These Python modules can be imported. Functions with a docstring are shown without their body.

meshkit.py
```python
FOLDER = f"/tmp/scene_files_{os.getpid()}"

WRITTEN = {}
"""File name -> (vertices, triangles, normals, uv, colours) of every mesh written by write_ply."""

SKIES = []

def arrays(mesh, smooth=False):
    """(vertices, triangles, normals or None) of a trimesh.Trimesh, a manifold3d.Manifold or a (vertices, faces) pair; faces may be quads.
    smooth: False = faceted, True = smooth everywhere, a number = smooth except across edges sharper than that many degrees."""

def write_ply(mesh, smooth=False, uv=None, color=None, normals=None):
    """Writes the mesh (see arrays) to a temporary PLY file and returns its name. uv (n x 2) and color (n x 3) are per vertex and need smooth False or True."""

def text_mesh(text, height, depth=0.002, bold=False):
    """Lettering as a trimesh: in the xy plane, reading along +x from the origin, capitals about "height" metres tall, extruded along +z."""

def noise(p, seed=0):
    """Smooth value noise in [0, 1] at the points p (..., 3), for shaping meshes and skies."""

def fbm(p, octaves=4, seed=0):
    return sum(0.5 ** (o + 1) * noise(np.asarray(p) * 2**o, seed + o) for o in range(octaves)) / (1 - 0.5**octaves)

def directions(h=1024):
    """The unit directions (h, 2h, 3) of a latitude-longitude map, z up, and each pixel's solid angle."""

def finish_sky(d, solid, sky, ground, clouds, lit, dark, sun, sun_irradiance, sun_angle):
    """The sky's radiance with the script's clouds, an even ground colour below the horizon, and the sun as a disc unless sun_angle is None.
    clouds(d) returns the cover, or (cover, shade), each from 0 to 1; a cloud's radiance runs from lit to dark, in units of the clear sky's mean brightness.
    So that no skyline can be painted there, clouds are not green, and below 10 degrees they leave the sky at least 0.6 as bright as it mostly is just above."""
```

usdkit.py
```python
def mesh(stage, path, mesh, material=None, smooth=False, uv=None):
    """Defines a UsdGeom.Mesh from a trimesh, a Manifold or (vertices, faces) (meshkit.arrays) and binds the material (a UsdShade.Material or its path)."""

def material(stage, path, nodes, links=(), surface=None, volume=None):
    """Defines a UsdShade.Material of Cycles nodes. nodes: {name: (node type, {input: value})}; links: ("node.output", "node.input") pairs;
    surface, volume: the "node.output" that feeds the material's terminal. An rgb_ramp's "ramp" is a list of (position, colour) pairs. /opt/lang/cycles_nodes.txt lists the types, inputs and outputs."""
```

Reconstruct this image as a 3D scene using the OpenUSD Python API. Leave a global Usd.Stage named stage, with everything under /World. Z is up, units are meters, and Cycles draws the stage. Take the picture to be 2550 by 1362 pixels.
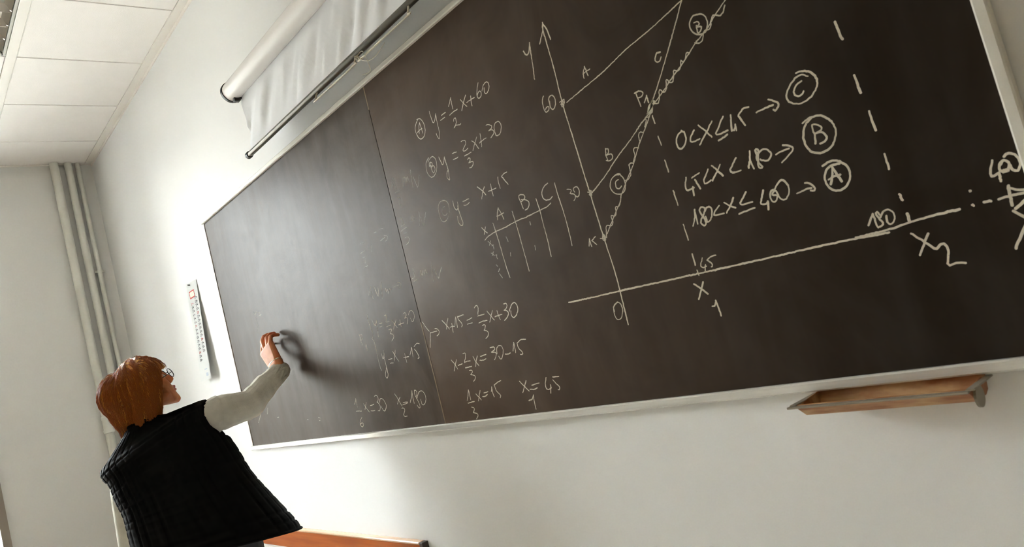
import math, random
import numpy as np, trimesh, usdkit, meshkit
import manifold3d as m3
from scipy.spatial import cKDTree
from pxr import Usd, UsdGeom, UsdLux, UsdShade, Gf, Sdf, Vt

stage = Usd.Stage.CreateInMemory()
UsdGeom.SetStageUpAxis(stage, UsdGeom.Tokens.z)
UsdGeom.SetStageMetersPerUnit(stage, 1.0)
UsdGeom.Xform.Define(stage, '/World')
UsdGeom.Scope.Define(stage, '/World/Looks')

# ------------------------------------------------------------------ camera, sky, sun, exposure
CAM = np.array([5.6812, -1.3419, 1.3611])
ROW = np.array([[0.63199, 0.73445, -0.24734], [-0.22007, -0.13594, -0.96597], [-0.74307, 0.66491, 0.07572]])  # right, down, forward
cam = UsdGeom.Camera.Define(stage, '/World/camera')
cam.CreateProjectionAttr('perspective')
cam.CreateHorizontalApertureAttr(36.0)
cam.CreateVerticalApertureAttr(36.0 * 1362 / 2550)
cam.CreateFocalLengthAttr(1797.2 / 2550 * 36.0)
cam.CreateClippingRangeAttr(Gf.Vec2f(0.05, 500.0))
cam.CreateFStopAttr(9.0)
cam.CreateFocusDistanceAttr(3.2)
cam.CreateExposureAttr(1.7)
_m = np.eye(4)
_m[0, :3], _m[1, :3], _m[2, :3], _m[3, :3] = ROW[0], -ROW[1], -ROW[2], CAM
cam.AddTransformOp().Set(Gf.Matrix4d(*_m.ravel().tolist()))

LK = '/World/Looks/'
def mat(name, nodes, links=(), surface='p.BSDF'):
    return usdkit.material(stage, LK + name, nodes, links, surface=surface)

sky_mat = mat('overcast_sky', {
    'g': ('geometry', {}), 's': ('separate_xyz', {}), 'neg': ('math', {'math_type': 'multiply', 'value2': -1.0}),
    'r': ('rgb_ramp', {'ramp': [(0.0, (.55, .54, .51)), (0.49, (.5, .5, .49)), (0.51, (.60, .61, .62)), (0.57, (.74, .76, .78)), (0.64, (1.15, 1.18, 1.22)), (0.75, (1.15, 1.20, 1.26)), (1.0, (1.0, 1.1, 1.2))]}),
    'mr': ('map_range', {'from_min': -1.0, 'from_max': 1.0}),
    'b': ('background_shader', {'strength': 11.5})},
    [('g.position', 's.vector'), ('s.z', 'mr.value'), ('mr.result', 'r.fac'), ('r.color', 'b.color')], surface='b.background')
dome = UsdLux.DomeLight.Define(stage, '/World/sky')
dome.CreateIntensityAttr(1.0)
UsdShade.MaterialBindingAPI.Apply(dome.GetPrim()).Bind(sky_mat)

def aim(prim, pos, d):
    d = np.asarray(d, float); d /= np.linalg.norm(d)
    z = -d; x = np.cross([0, 0, 1.0], z); x /= np.linalg.norm(x); y = np.cross(z, x)
    m = np.eye(4); m[0, :3], m[1, :3], m[2, :3], m[3, :3] = x, y, z, pos
    UsdGeom.Xformable(prim).AddTransformOp().Set(Gf.Matrix4d(*m.ravel().tolist()))

sun = UsdLux.DistantLight.Define(stage, '/World/hazy_sun')
sun.CreateAngleAttr(36.0)
sun.CreateIntensityAttr(58.0)
sun.CreateColorAttr(Gf.Vec3f(1.0, .97, .9))
aim(sun, (-6, -5, 7), (.57, 1.0, -.24))

# ------------------------------------------------------------------ helpers
used = {}
def path_of(name, parent=None):
    base = str(parent.GetPath()) if parent is not None else '/World'
    key = base + '/' + name
    n = used.get(key, 0); used[key] = n + 1
    return key if n == 0 else f'{key}_{n:03d}'
def tag(o, label=None, cat=None, group=None, kind=None):
    p = o.GetPrim() if hasattr(o, 'GetPrim') else o
    for k, v in (('label', label), ('category', cat), ('group', group), ('kind', kind)):
        if v: p.SetCustomDataByKey(k, v)
    return p
def obj(name, mesh, m, parent=None, smooth=35, label=None, kind=None):
    p = usdkit.mesh(stage, path_of(name, parent), mesh, m, smooth=smooth).GetPrim()
    return tag(p, label=label, kind=kind)
def thing(name, label, cat, group=None, kind=None, loc=(0, 0, 0)):
    x = UsdGeom.Xform.Define(stage, path_of(name))
    if any(loc): x.AddTranslateOp().Set(Gf.Vec3d(*map(float, loc)))
    return tag(x, label, cat, group, kind)
def box(x0, x1, y0, y1, z0, z1):
    b = trimesh.creation.box((abs(x1 - x0), abs(y1 - y0), abs(z1 - z0)))
    b.apply_translation(((x0 + x1) / 2, (y0 + y1) / 2, (z0 + z1) / 2)); return b
def bevel_box(x0, x1, y0, y1, z0, z1, r=0.002):
    lo, hi = np.minimum([x0, y0, z0], [x1, y1, z1]), np.maximum([x0, y0, z0], [x1, y1, z1])
    pts = []
    for c in np.ndindex(2, 2, 2):
        s = np.where(np.array(c) == 1, 1, -1); p = np.where(np.array(c) == 1, hi, lo)
        for k in range(3):
            q = p - s * r; q[k] = p[k]; pts.append(q)
    return man(m3.Manifold.hull_points(np.array(pts)))
def man(mf):
    m = mf.to_mesh(); return trimesh.Trimesh(np.array(m.vert_properties[:, :3]), np.array(m.tri_verts), process=False)
def tm2man(t):
    return m3.Manifold(m3.Mesh(np.asarray(t.vertices, np.float32), np.asarray(t.faces, np.uint32)))
def cat(*ms): return trimesh.util.concatenate([m for m in ms])
def tube(path, r, n=10, cap=True):
    p = np.asarray(path, float); rr = np.broadcast_to(np.asarray(r, float), (len(p),))
    t = np.gradient(p, axis=0); t /= np.linalg.norm(t, axis=1, keepdims=True) + 1e-12
    a = np.cross(t[0], [0, 0, 1.0]); a = a if np.linalg.norm(a) > .1 else np.cross(t[0], [1.0, 0, 0]); a /= np.linalg.norm(a)
    V = []
    for i in range(len(p)):
        a = a - t[i] * (a @ t[i]); a /= np.linalg.norm(a); b = np.cross(t[i], a)
        ang = np.arange(n) * 2 * math.pi / n
        V.append(p[i] + rr[i] * (np.cos(ang)[:, None] * a + np.sin(ang)[:, None] * b))
    V = np.vstack(V); F = []
    for i in range(len(p) - 1):
        for j in range(n):
            q = [i * n + j, i * n + (j + 1) % n, (i + 1) * n + (j + 1) % n, (i + 1) * n + j]
            F += [[q[0], q[1], q[2]], [q[0], q[2], q[3]]]
    if cap:
        k = len(V); V = np.vstack([V, p[0], p[-1]])
        for j in range(n):
            F += [[k, (j + 1) % n, j], [k + 1, (len(p) - 1) * n + j, (len(p) - 1) * n + (j + 1) % n]]
    return trimesh.Trimesh(V, np.array(F), process=False)
def spline(p, n=6):
    p = np.asarray(p, float)
    if len(p) < 3: return np.array([p[0] + (p[-1] - p[0]) * s for s in np.linspace(0, 1, n)])
    q = np.vstack([2 * p[0] - p[1], p, 2 * p[-1] - p[-2]]); out = []
    for i in range(1, len(q) - 2):
        for s in np.linspace(0, 1, n, endpoint=False):
            a, b, c, d = q[i - 1:i + 3]
            out.append(.5 * (2 * b + (c - a) * s + (2 * a - 5 * b + 4 * c - d) * s * s + (3 * b - a - 3 * c + d) * s ** 3))
    out.append(p[-1]); return np.array(out)
def extrude(profile, axis, a, b):
    """Extrudes a 2-D polygon along a world axis from a to b ('x': profile is (y, z); 'z': profile is (x, y))."""
    from shapely.geometry import Polygon
    t = trimesh.creation.extrude_polygon(Polygon(profile), b - a, engine='earcut'); v = np.array(t.vertices)
    w = np.stack([v[:, 2] + a, v[:, 0], v[:, 1]], 1) if axis == 'x' else np.stack([v[:, 0], v[:, 1], v[:, 2] + a], 1)
    return trimesh.Trimesh(w, t.faces, process=False)

# ------------------------------------------------------------------ materials
def plain(name, col, rough=.5, metal=0.0, spec=.5, extra=None):
    return mat(name, {'p': ('principled_bsdf', dict(base_color=col, roughness=rough, metallic=metal, specular_ior_level=spec, **(extra or {})))})
def mottled(name, c1, c2, scale, rough=.6, bump=0.0, bscale=60.0, spec=.4, metal=0.0, stretch=(1, 1, 1), lo=.35, hi=.65):
    n = {'tc': ('texture_coordinate', {}), 'mp': ('mapping', {'scale': stretch}), 'n': ('noise_texture', {'scale': scale, 'detail': 6.0}),
         'r': ('rgb_ramp', {'ramp': [(lo, c1), (hi, c2)]}), 'p': ('principled_bsdf', {'roughness': rough, 'specular_ior_level': spec, 'metallic': metal})}
    l = [('tc.object', 'mp.vector'), ('mp.vector', 'n.vector'), ('n.fac', 'r.fac'), ('r.color', 'p.base_color')]
    if bump:
        n['bn'] = ('noise_texture', {'scale': bscale, 'detail': 3.0}); n['b'] = ('bump', {'strength': bump, 'distance': .002})
        l += [('tc.object', 'bn.vector'), ('bn.fac', 'b.height'), ('b.normal', 'p.normal')]
    return mat(name, n, l)
M = {}
M['wall'] = mottled('white_plaster', (.835, .83, .815), (.865, .86, .845), 1.6, rough=.55, bump=.25, bscale=45, spec=.3)
M['rear_wall'] = mottled('beige_rear_plaster', (.36, .29, .20), (.40, .33, .23), 1.6, rough=.6)
M['end_wall'] = mottled('grey_white_plaster', (.79, .78, .75), (.82, .81, .78), 1.6, rough=.6, bump=.25, bscale=45, spec=.3)
M['tile'] = mottled('mineral_ceiling_tile', (.93, .885, .84), (.95, .90, .86), 9.0, rough=.85, bump=.3, bscale=220, spec=.2)
M['bar'] = plain('painted_grid_metal', (.89, .84, .78), .6)
M['trim'] = plain('painted_trim', (.70, .68, .62), .5)
M['floor'] = mottled('terrazzo_floor', (.50, .46, .39), (.64, .59, .51), 40, rough=.5)
M['window_paint'] = plain('taupe_window_paint', (.33, .28, .23), .4)
M['glass'] = mat('window_glass', {'t': ('transparent_bsdf', {'color': (.96, .98, .97)}), 'g': ('glossy_bsdf', {'roughness': 0.0, 'color': (1, 1, 1)}), 'f': ('fresnel', {'IOR': 1.45}), 'm': ('mix_closure', {})},
                 [('f.fac', 'm.fac'), ('t.BSDF', 'm.closure1'), ('g.BSDF', 'm.closure2')], surface='m.closure')
M['pipe'] = mottled('cream_pipe_paint', (.74, .73, .66), (.79, .78, .71), 12, rough=.35)
M['alu'] = mottled('satin_aluminium', (.70, .68, .63), (.80, .78, .73), 14, rough=.32, metal=.55, stretch=(.3, 6, 6))
M['dark_plastic'] = plain('dark_plastic', (.02, .018, .016), .45)
M['white_enamel'] = plain('white_enamel', (.84, .80, .77), .42)
M['screen_cloth'] = mottled('white_screen_cloth', (.84, .85, .87), (.87, .88, .90), 4, rough=.7)
M['bar_metal'] = plain('dark_bar_metal', (.085, .075, .055), .32, .6)
M['wire'] = plain('cream_wire', (.62, .57, .45), .4)
M['paper'] = mat('calendar_paper', {'d': ('diffuse_bsdf', {'color': (.86, .87, .86)}), 't': ('translucent_bsdf', {'color': (.8, .8, .78)}), 'm': ('mix_closure', {'fac': .2})},
                 [('d.BSDF', 'm.closure1'), ('t.BSDF', 'm.closure2')], surface='m.closure')
M['ink'] = plain('black_ink', (.035, .035, .045), .8)
M['red_ink'] = plain('red_ink', (.55, .03, .025), .8)
M['pale_ink'] = plain('pale_blue_ink', (.62, .68, .76), .8)
M['yellow_ink'] = plain('pale_yellow_ink', (.88, .84, .70), .8)
M['wood'] = mottled('varnished_orange_wood', (.34, .070, .008), (.46, .115, .016), 3.0, rough=.3, stretch=(1, 14, 14), spec=.4)
M['wood_edge'] = mottled('lit_wood_edge', (.60, .36, .20), (.70, .44, .26), 3.0, rough=.2, stretch=(1, 14, 14), spec=.7)  # paler than the rail: window highlight on its top put into the colour
M['end_cap'] = plain('shaded_end_grain', (.05, .03, .02), .5)  # near-black colour stands in for shade on the unlit rail end
CHALK = [
  ('circled letter A in chalk', 0.9, 4, '3929,2068 3945,2064 3956,2050 3959,2029 3951,2012 3937,2005 3923,2006 3912,2021 3909,2043 3918,2056 3932,2065; 3924,2024 3929,2039 3938,2053; 3938,2053 3941,2036 3942,2018; 3917,2030 3931,2033 3944,2033'),
  ('chalk line reading y = 1/2 x + 60', 0.9, 4.2, '3999,2066 4000,2047 4005,2027 4016,2033 4026,2048; 4026,2048 4023,2024 4023,1997 4020,1980 4014,1972 4008,1982 4006,1992; 4052,2032 4063,2033 4072,2033; 4041,2021 4053,2020 4064,2022; 4093,2043 4102,2051 4112,2063; 4112,2063 4110,2046 4109,2029; 4088,2018 4109,2020 4128,2020; 4099,1995 4105,2002 4111,2000 4110,1989 4104,1982 4094,1977; 4094,1977 4107,1980 4121,1975 4128,1977; 4151,2040 4161,2025 4172,2010; 4178,2041 4161,2026 4146,2009; 4175,2021 4194,2021 4212,2020; 4199,2031 4195,2017 4194,2004; 4242,2051 4232,2038 4225,2024 4225,2015 4232,2010 4242,2015 4243,2025 4236,2028 4224,2019; 4249,2024 4260,2036 4275,2039 4282,2030 4278,2017 4264,2010 4258,2015 4258,2023 4261,2028'),
  ('circled letter B in chalk', 0.7, 4, '3940,1939 3923,1930 3915,1911 3918,1893 3931,1879 3949,1880 3965,1892 3973,1914 3969,1929 3959,1936 3944,1934 3932,1928; 3944,1924 3940,1912 3942,1896 3946,1888 3956,1893 3958,1905 3949,1910 3943,1907; 3943,1907 3942,1915 3934,1913 3937,1922 3945,1923 3951,1917 3949,1911'),
  ('chalk line reading y = 2/3 x + 30', 0.85, 4.2, '3990,1923 3994,1909 3999,1896 4008,1902 4016,1915; 4016,1915 4017,1898 4019,1877 4017,1857 4015,1845; 4015,1845 4013,1843 4006,1853 4010,1866 4019,1874; 4057,1910 4067,1910 4077,1908; 4054,1893 4066,1892 4078,1892; 4109,1928 4118,1928 4128,1924 4126,1915 4115,1908 4107,1903 4112,1898 4122,1898 4131,1900; 4109,1885 4126,1884 4141,1885; 4118,1870 4123,1873 4129,1870 4128,1865 4119,1860; 4119,1860 4131,1860 4139,1856 4135,1849 4126,1844 4117,1845; 4155,1914 4166,1902 4176,1882; 4180,1915 4165,1902 4150,1886; 4186,1896 4201,1898 4217,1899; 4197,1919 4194,1901 4191,1882; 4229,1931 4240,1929 4250,1923 4250,1916 4235,1913; 4235,1913 4247,1911 4254,1906 4251,1898 4237,1892; 4259,1904 4260,1915 4270,1923 4281,1922 4288,1914 4287,1902 4278,1890 4265,1887 4259,1891 4258,1901'),
  ('circled letter C in chalk', 0.55, 4, '3965,1794 3944,1796 3928,1786 3923,1766 3926,1744 3937,1734 3954,1736 3972,1750 3980,1772 3974,1788 3957,1797; 3959,1776 3948,1776 3940,1765 3943,1754 3956,1750 3964,1754'),
  ('chalk line reading y = x + 15', 0.85, 4.2, '4004,1780 4003,1761 4012,1749 4021,1756 4025,1771; 4020,1760 4021,1741 4024,1718 4026,1706 4020,1699 4011,1703 4005,1716 4008,1730; 4050,1764 4064,1764 4079,1764; 4049,1753 4061,1750 4078,1753; 4129,1784 4146,1767 4157,1751; 4159,1775 4149,1765 4135,1746; 4171,1757 4186,1756 4206,1756; 4188,1773 4186,1758 4186,1739; 4224,1782 4221,1767 4222,1750; 4264,1783 4252,1783 4239,1779; 4239,1779 4248,1765 4257,1750'),
  ('faint chalk note reading 1/2 m/V', 0.4, 4, '3708,1919 3718,1931 3728,1945; 3728,1945 3728,1927 3731,1905; 3718,1897 3732,1896 3747,1895; 3727,1877 3738,1875 3738,1867 3729,1860; 3731,1859 3726,1849 3738,1847; 3785,1929 3772,1901; 3785,1925 3793,1926 3787,1910; 3788,1912 3801,1925 3798,1906; 3798,1906 3808,1923 3810,1904; 3833,1936 3827,1910 3823,1880; 3838,1911 3843,1891 3848,1874 3860,1888 3871,1906'),
  ('faint chalk note reading 2/3 m/V', 0.4, 4, '3708,1809 3718,1810 3722,1799 3714,1789 3704,1784 3719,1784 3729,1786; 3698,1769 3717,1772 3736,1773; 3712,1757 3721,1757 3732,1756; 3712,1743 3731,1741 3733,1733 3725,1723 3708,1720; 3767,1784 3777,1799 3777,1783; 3777,1783 3789,1798 3788,1782; 3824,1801 3818,1781 3808,1757; 3826,1781 3828,1767 3831,1753 3843,1768 3857,1788'),
  ('chalk table of columns A, B and C', 0.85, 4.5, '4103,1669 4112,1658 4122,1648; 4120,1667 4114,1658 4107,1648; 4179,1671 4184,1687 4193,1701; 4193,1701 4200,1684 4205,1666; 4179,1681 4194,1681 4211,1682; 4291,1670 4288,1689 4285,1706 4294,1709 4307,1703 4306,1695 4290,1690; 4292,1695 4312,1688 4318,1677 4308,1666 4297,1665; 4402,1705 4386,1701 4374,1689 4373,1675 4383,1666 4398,1664 4406,1668; 4103,1631 4124,1638 4158,1642 4205,1643 4250,1646 4299,1646 4347,1648 4376,1649 4396,1654; 4156,1668 4159,1640 4162,1591 4165,1542 4169,1505; 4245,1677 4248,1649 4250,1601 4251,1550 4252,1505; 4347,1681 4350,1649 4350,1604 4350,1561 4348,1522; 4426,1698 4427,1666 4431,1619 4432,1570 4430,1531'),
  ("faint chalk x1, x2 and ditto marks in the table's first column", 0.5, 4, '4116,1624 4122,1618 4127,1612; 4128,1623 4122,1618 4118,1613; 4127,1608 4134,1609; 4133,1610 4133,1598; 4116,1590 4123,1586 4127,1579; 4128,1591 4123,1586 4119,1581; 4133,1579 4139,1579 4135,1572 4138,1567; 4125,1553 4130,1547; 4128,1532 4136,1539; 4130,1525 4138,1511; 4196,1616 4199,1603; 4197,1570 4194,1561; 4299,1565 4297,1553; 4303,1630 4303,1621'),
  ('faint chalk note reading 1V/m with an arrow to 1 m/V', 0.6, 4, '3401,1609 3414,1624 3426,1637; 3426,1637 3425,1615 3425,1592; 3450,1632 3456,1613 3462,1594 3471,1610 3475,1624; 3505,1637 3495,1611 3485,1581; 3514,1599 3522,1612 3522,1597; 3522,1597 3534,1605 3530,1589; 3530,1589 3547,1604 3552,1593; 3564,1602 3585,1604 3608,1604; 3603,1614 3622,1607 3616,1598 3609,1591; 3715,1639 3713,1622 3713,1605; 3696,1606 3703,1608; 3701,1596 3723,1599; 3743,1605 3754,1622 3755,1604; 3754,1602 3767,1619 3769,1607; 3768,1605 3781,1618 3785,1603; 3824,1634 3814,1606 3808,1573; 3829,1607 3834,1590 3840,1576 3851,1588 3867,1605'),
  ('nearly rubbed-out chalk writing on the left panel', 0.3, 4, '3415,1764 3445,1766; 3422,1747 3435,1745; 3438,1739 3431,1723; 3417,1712 3441,1712; 3562,1772 3593,1776; 3592,1783 3612,1775 3604,1765 3593,1763; 3425,1797 3454,1794; 3497,1776 3492,1749; 3472,1768 3478,1770; 3534,1809 3550,1807; 3568,1811 3599,1807'),
  ('chalk system of two equations in a brace marked P1', 0.75, 4, '3361,1546 3355,1533 3360,1503 3366,1478 3361,1463 3353,1456 3362,1446 3363,1412 3360,1369 3364,1336; 3265,1484 3285,1482 3286,1471 3276,1463; 3269,1484 3270,1467 3274,1445; 3300,1443 3291,1430; 3300,1443 3301,1420; 3383,1522 3389,1507 3397,1498 3412,1516; 3412,1516 3406,1489 3399,1455; 3426,1501 3445,1500; 3423,1489 3442,1489; 3472,1522 3484,1521 3483,1510 3473,1498 3496,1497; 3468,1482 3501,1483; 3478,1469 3498,1468 3482,1454; 3482,1454 3498,1450 3499,1439 3480,1428; 3512,1498 3525,1481 3536,1467; 3541,1494 3525,1481 3510,1466; 3548,1475 3582,1477; 3564,1490 3562,1477 3562,1465; 3591,1506 3605,1508 3608,1498 3595,1490; 3595,1490 3610,1489 3611,1479 3601,1468; 3623,1497 3637,1508 3651,1505 3657,1489 3644,1473 3634,1472 3630,1484; 3392,1395 3394,1376 3407,1387 3411,1404; 3406,1385 3404,1359 3405,1337 3403,1316 3390,1305 3385,1318 3403,1342; 3430,1368 3455,1369; 3435,1354 3457,1353; 3470,1393 3482,1372 3494,1354; 3489,1395 3478,1377 3466,1359; 3530,1362 3564,1361; 3543,1375 3542,1359 3543,1344; 3574,1365 3594,1389; 3594,1389 3591,1371 3588,1355; 3610,1389 3631,1397 3646,1394; 3609,1381 3620,1365 3625,1350 3616,1347; 3694,1460 3706,1440 3719,1424'),
  ('chalk arrow and line reading x + 15 = 2/3 x + 30', 0.9, 4.2, '3702,1373 3714,1397 3723,1418; 3723,1418 3742,1418 3762,1418; 3754,1428 3767,1423 3774,1414 3767,1407 3755,1403; 3803,1445 3816,1432 3831,1413; 3836,1446 3825,1432 3816,1416; 3835,1418 3848,1418 3861,1417; 3850,1428 3848,1414 3846,1400; 3864,1419 3870,1432 3877,1444; 3877,1444 3876,1428 3874,1411; 3919,1443 3904,1443 3887,1442; 3887,1442 3889,1433 3898,1422 3901,1414 3895,1409; 3929,1424 3942,1425 3956,1427; 3926,1412 3939,1412 3952,1412; 3979,1453 3988,1458 3995,1456 3996,1448 3988,1432; 3986,1427 4001,1427 4018,1427; 3982,1406 4001,1408 4024,1407; 3996,1396 4005,1397 4010,1394 4005,1386 3998,1381; 3998,1381 4010,1378 4015,1370 4008,1361 3996,1356; 4034,1433 4046,1416 4057,1402; 4059,1431 4046,1416 4034,1400; 4063,1411 4078,1412 4096,1412; 4078,1427 4080,1411 4083,1398; 4114,1439 4124,1439 4127,1433 4121,1425 4110,1421; 4110,1421 4120,1419 4125,1411 4118,1402 4101,1393; 4130,1415 4140,1425 4153,1434 4164,1433 4169,1422 4166,1409 4154,1398 4142,1394 4136,1402 4137,1416'),
  ('chalk line reading x - 2/3 x = 30 - 15', 0.9, 4.3, '3800,1318 3813,1301 3822,1285; 3827,1315 3814,1298 3801,1281; 3829,1296 3852,1298; 3868,1328 3880,1328 3877,1317 3865,1301; 3865,1301 3880,1302 3896,1301; 3863,1284 3896,1284; 3880,1273 3891,1273 3892,1266 3881,1260; 3881,1260 3899,1255 3900,1246 3887,1238; 3914,1313 3921,1297 3932,1282; 3936,1311 3924,1296 3915,1281; 3950,1308 3979,1310; 3943,1297 3960,1295 3974,1298; 4006,1327 4023,1326 4025,1319 4007,1313; 4007,1313 4026,1309 4025,1300 4012,1289; 4030,1305 4035,1320 4048,1327 4060,1322 4060,1307 4049,1291 4040,1288 4035,1297; 4066,1299 4076,1297 4090,1299; 4104,1303 4116,1326; 4116,1326 4115,1311 4113,1297; 4168,1327 4149,1329 4129,1322; 4129,1322 4130,1308 4142,1293 4139,1288 4131,1289'),
  ('chalk line reading 1/3 x = 15', 0.9, 4.3, '3830,1183 3842,1199 3850,1215; 3850,1215 3851,1199 3850,1184; 3832,1174 3848,1176 3866,1177; 3844,1161 3856,1158 3855,1151 3847,1144; 3847,1144 3866,1138 3865,1130 3855,1123; 3883,1199 3894,1188 3903,1179; 3908,1207 3898,1194 3887,1177; 3924,1198 3944,1200; 3913,1188 3926,1188 3938,1192; 3960,1199 3968,1213; 3968,1213 3966,1199 3967,1183; 4017,1226 4001,1223 3981,1216; 3981,1216 3985,1199 3999,1184 3995,1177'),
  ('chalk line reading x1 = 45', 0.9, 4.5, '4098,1215 4113,1199 4128,1183; 4127,1214 4115,1199 4101,1182; 4146,1198 4161,1200 4178,1201; 4134,1188 4150,1186 4165,1189; 4118,1157 4132,1160 4142,1171; 4142,1171 4139,1154 4138,1131; 4211,1213 4202,1195 4201,1183 4210,1180 4222,1183; 4222,1191 4214,1169; 4238,1211 4261,1210; 4235,1204 4244,1193 4254,1183 4252,1176 4246,1175'),
  ('chalk line reading 1/6 x = 30 and x2 = 180', 0.8, 4, '3107,1235 3117,1242 3126,1255; 3126,1255 3126,1237 3125,1219; 3108,1207 3128,1206 3151,1204; 3141,1181 3123,1169 3115,1159 3119,1148 3127,1144 3140,1151 3137,1159 3124,1158 3115,1153; 3178,1231 3189,1215 3208,1196; 3201,1233 3191,1222 3179,1208; 3226,1219 3240,1220 3255,1222; 3221,1199 3236,1198 3252,1198; 3270,1250 3286,1253 3294,1246 3294,1237 3284,1227; 3280,1228 3293,1219 3295,1207 3285,1195 3274,1196; 3299,1225 3307,1236 3322,1237 3334,1226 3340,1211 3331,1197 3317,1191 3308,1200 3301,1211; 3416,1245 3428,1229 3438,1211 3446,1199; 3446,1230 3432,1220 3418,1208; 3456,1209 3472,1210 3489,1209; 3452,1203 3470,1204 3485,1206; 3440,1191 3452,1191 3457,1184 3448,1173 3442,1167 3448,1161 3465,1161; 3504,1207 3521,1226 3532,1245; 3532,1245 3528,1222 3527,1201; 3550,1223 3560,1233 3557,1243 3548,1244 3544,1234 3547,1222 3554,1207 3559,1193 3557,1184 3550,1184 3543,1193; 3553,1217 3563,1228 3579,1238 3594,1237 3604,1227 3606,1212 3596,1197 3581,1191 3573,1196 3574,1211'),
  ('chalk y axis with an arrowhead and the letter y', 0.95, 5, '4526,2085 4521,2068 4522,2030 4523,1960 4521,1874 4526,1765 4532,1639 4538,1525 4544,1440 4544,1392 4543,1343 4542,1305; 4526,2081 4517,2064 4499,2042; 4526,2081 4534,2061 4537,2035; 4438,2051 4444,2039 4454,2038 4467,2061; 4467,2061 4463,2042 4457,2001 4451,1968'),
  ('chalk x axis drawn along the foot of the graph', 0.95, 6, '4367,1394 4458,1390 4544,1388 4729,1381 4927,1374 5061,1370 5173,1363; 5114,1369 5175,1368 5210,1371 5252,1372 5288,1371'),
  ('chalk mark 60 on the y axis', 0.85, 4.5, '4466,1917 4458,1907 4456,1891 4460,1876 4471,1877 4474,1883 4469,1887 4461,1883; 4480,1890 4480,1902 4488,1908 4496,1906 4501,1893 4495,1877 4485,1873 4479,1882 4481,1897; 4513,1880 4530,1881 4525,1871 4515,1872 4524,1881 4524,1867 4516,1868 4524,1881'),
  ('chalk line A rising from the 60 mark', 0.85, 4, '4536,1871 4593,1880 4664,1891 4745,1910 4819,1921 4910,1940'),
  ('chalk letter A beside the upper line', 0.85, 4.2, '4606,1901 4609,1915 4617,1927; 4617,1927 4619,1915 4621,1903; 4607,1913 4619,1914 4631,1915'),
  ('chalk line C rising from P1 to the top', 0.85, 4.2, '4768,1767 4803,1805 4836,1845 4878,1898 4910,1940'),
  ('chalk letter C beside the steep line', 0.85, 5, '4827,1864 4817,1865 4810,1856 4812,1847 4821,1847 4826,1853'),
  ('chalk label P1', 0.85, 4.5, '4735,1809 4746,1809 4757,1803 4752,1795 4742,1795; 4738,1808 4740,1793 4742,1775; 4754,1779 4764,1791; 4764,1791 4764,1775'),
  ('chalk wavy line running from P1 past the circled B', 0.85, 4, '4765,1760 4773,1775 4777,1775 4779,1766 4788,1764 4795,1775 4799,1788 4803,1788 4807,1780 4816,1782 4820,1792 4822,1802 4826,1800 4830,1792 4838,1792 4843,1802 4846,1813 4852,1810 4858,1807 4865,1813 4869,1824 4872,1822 4876,1820 4882,1826 4887,1834 4891,1832 4895,1831; 4761,1758 4782,1769 4811,1784 4834,1798 4862,1812 4890,1828 4912,1842 4926,1848 4937,1854 4951,1860 4968,1872 4978,1878 5002,1891; 4912,1844 4921,1839 4931,1842 4936,1853; 4944,1856 4951,1854 4958,1861 4959,1867 4967,1876 4974,1873; 4974,1873 4983,1868 4990,1872 4997,1882; 4926,1848 4915,1845; 4752,1753 4781,1772'),
  ('blob of chalk at point P1', 0.95, 9, '4758,1755 4764,1766 4770,1766 4764,1751 4765,1764 4762,1752'),
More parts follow.
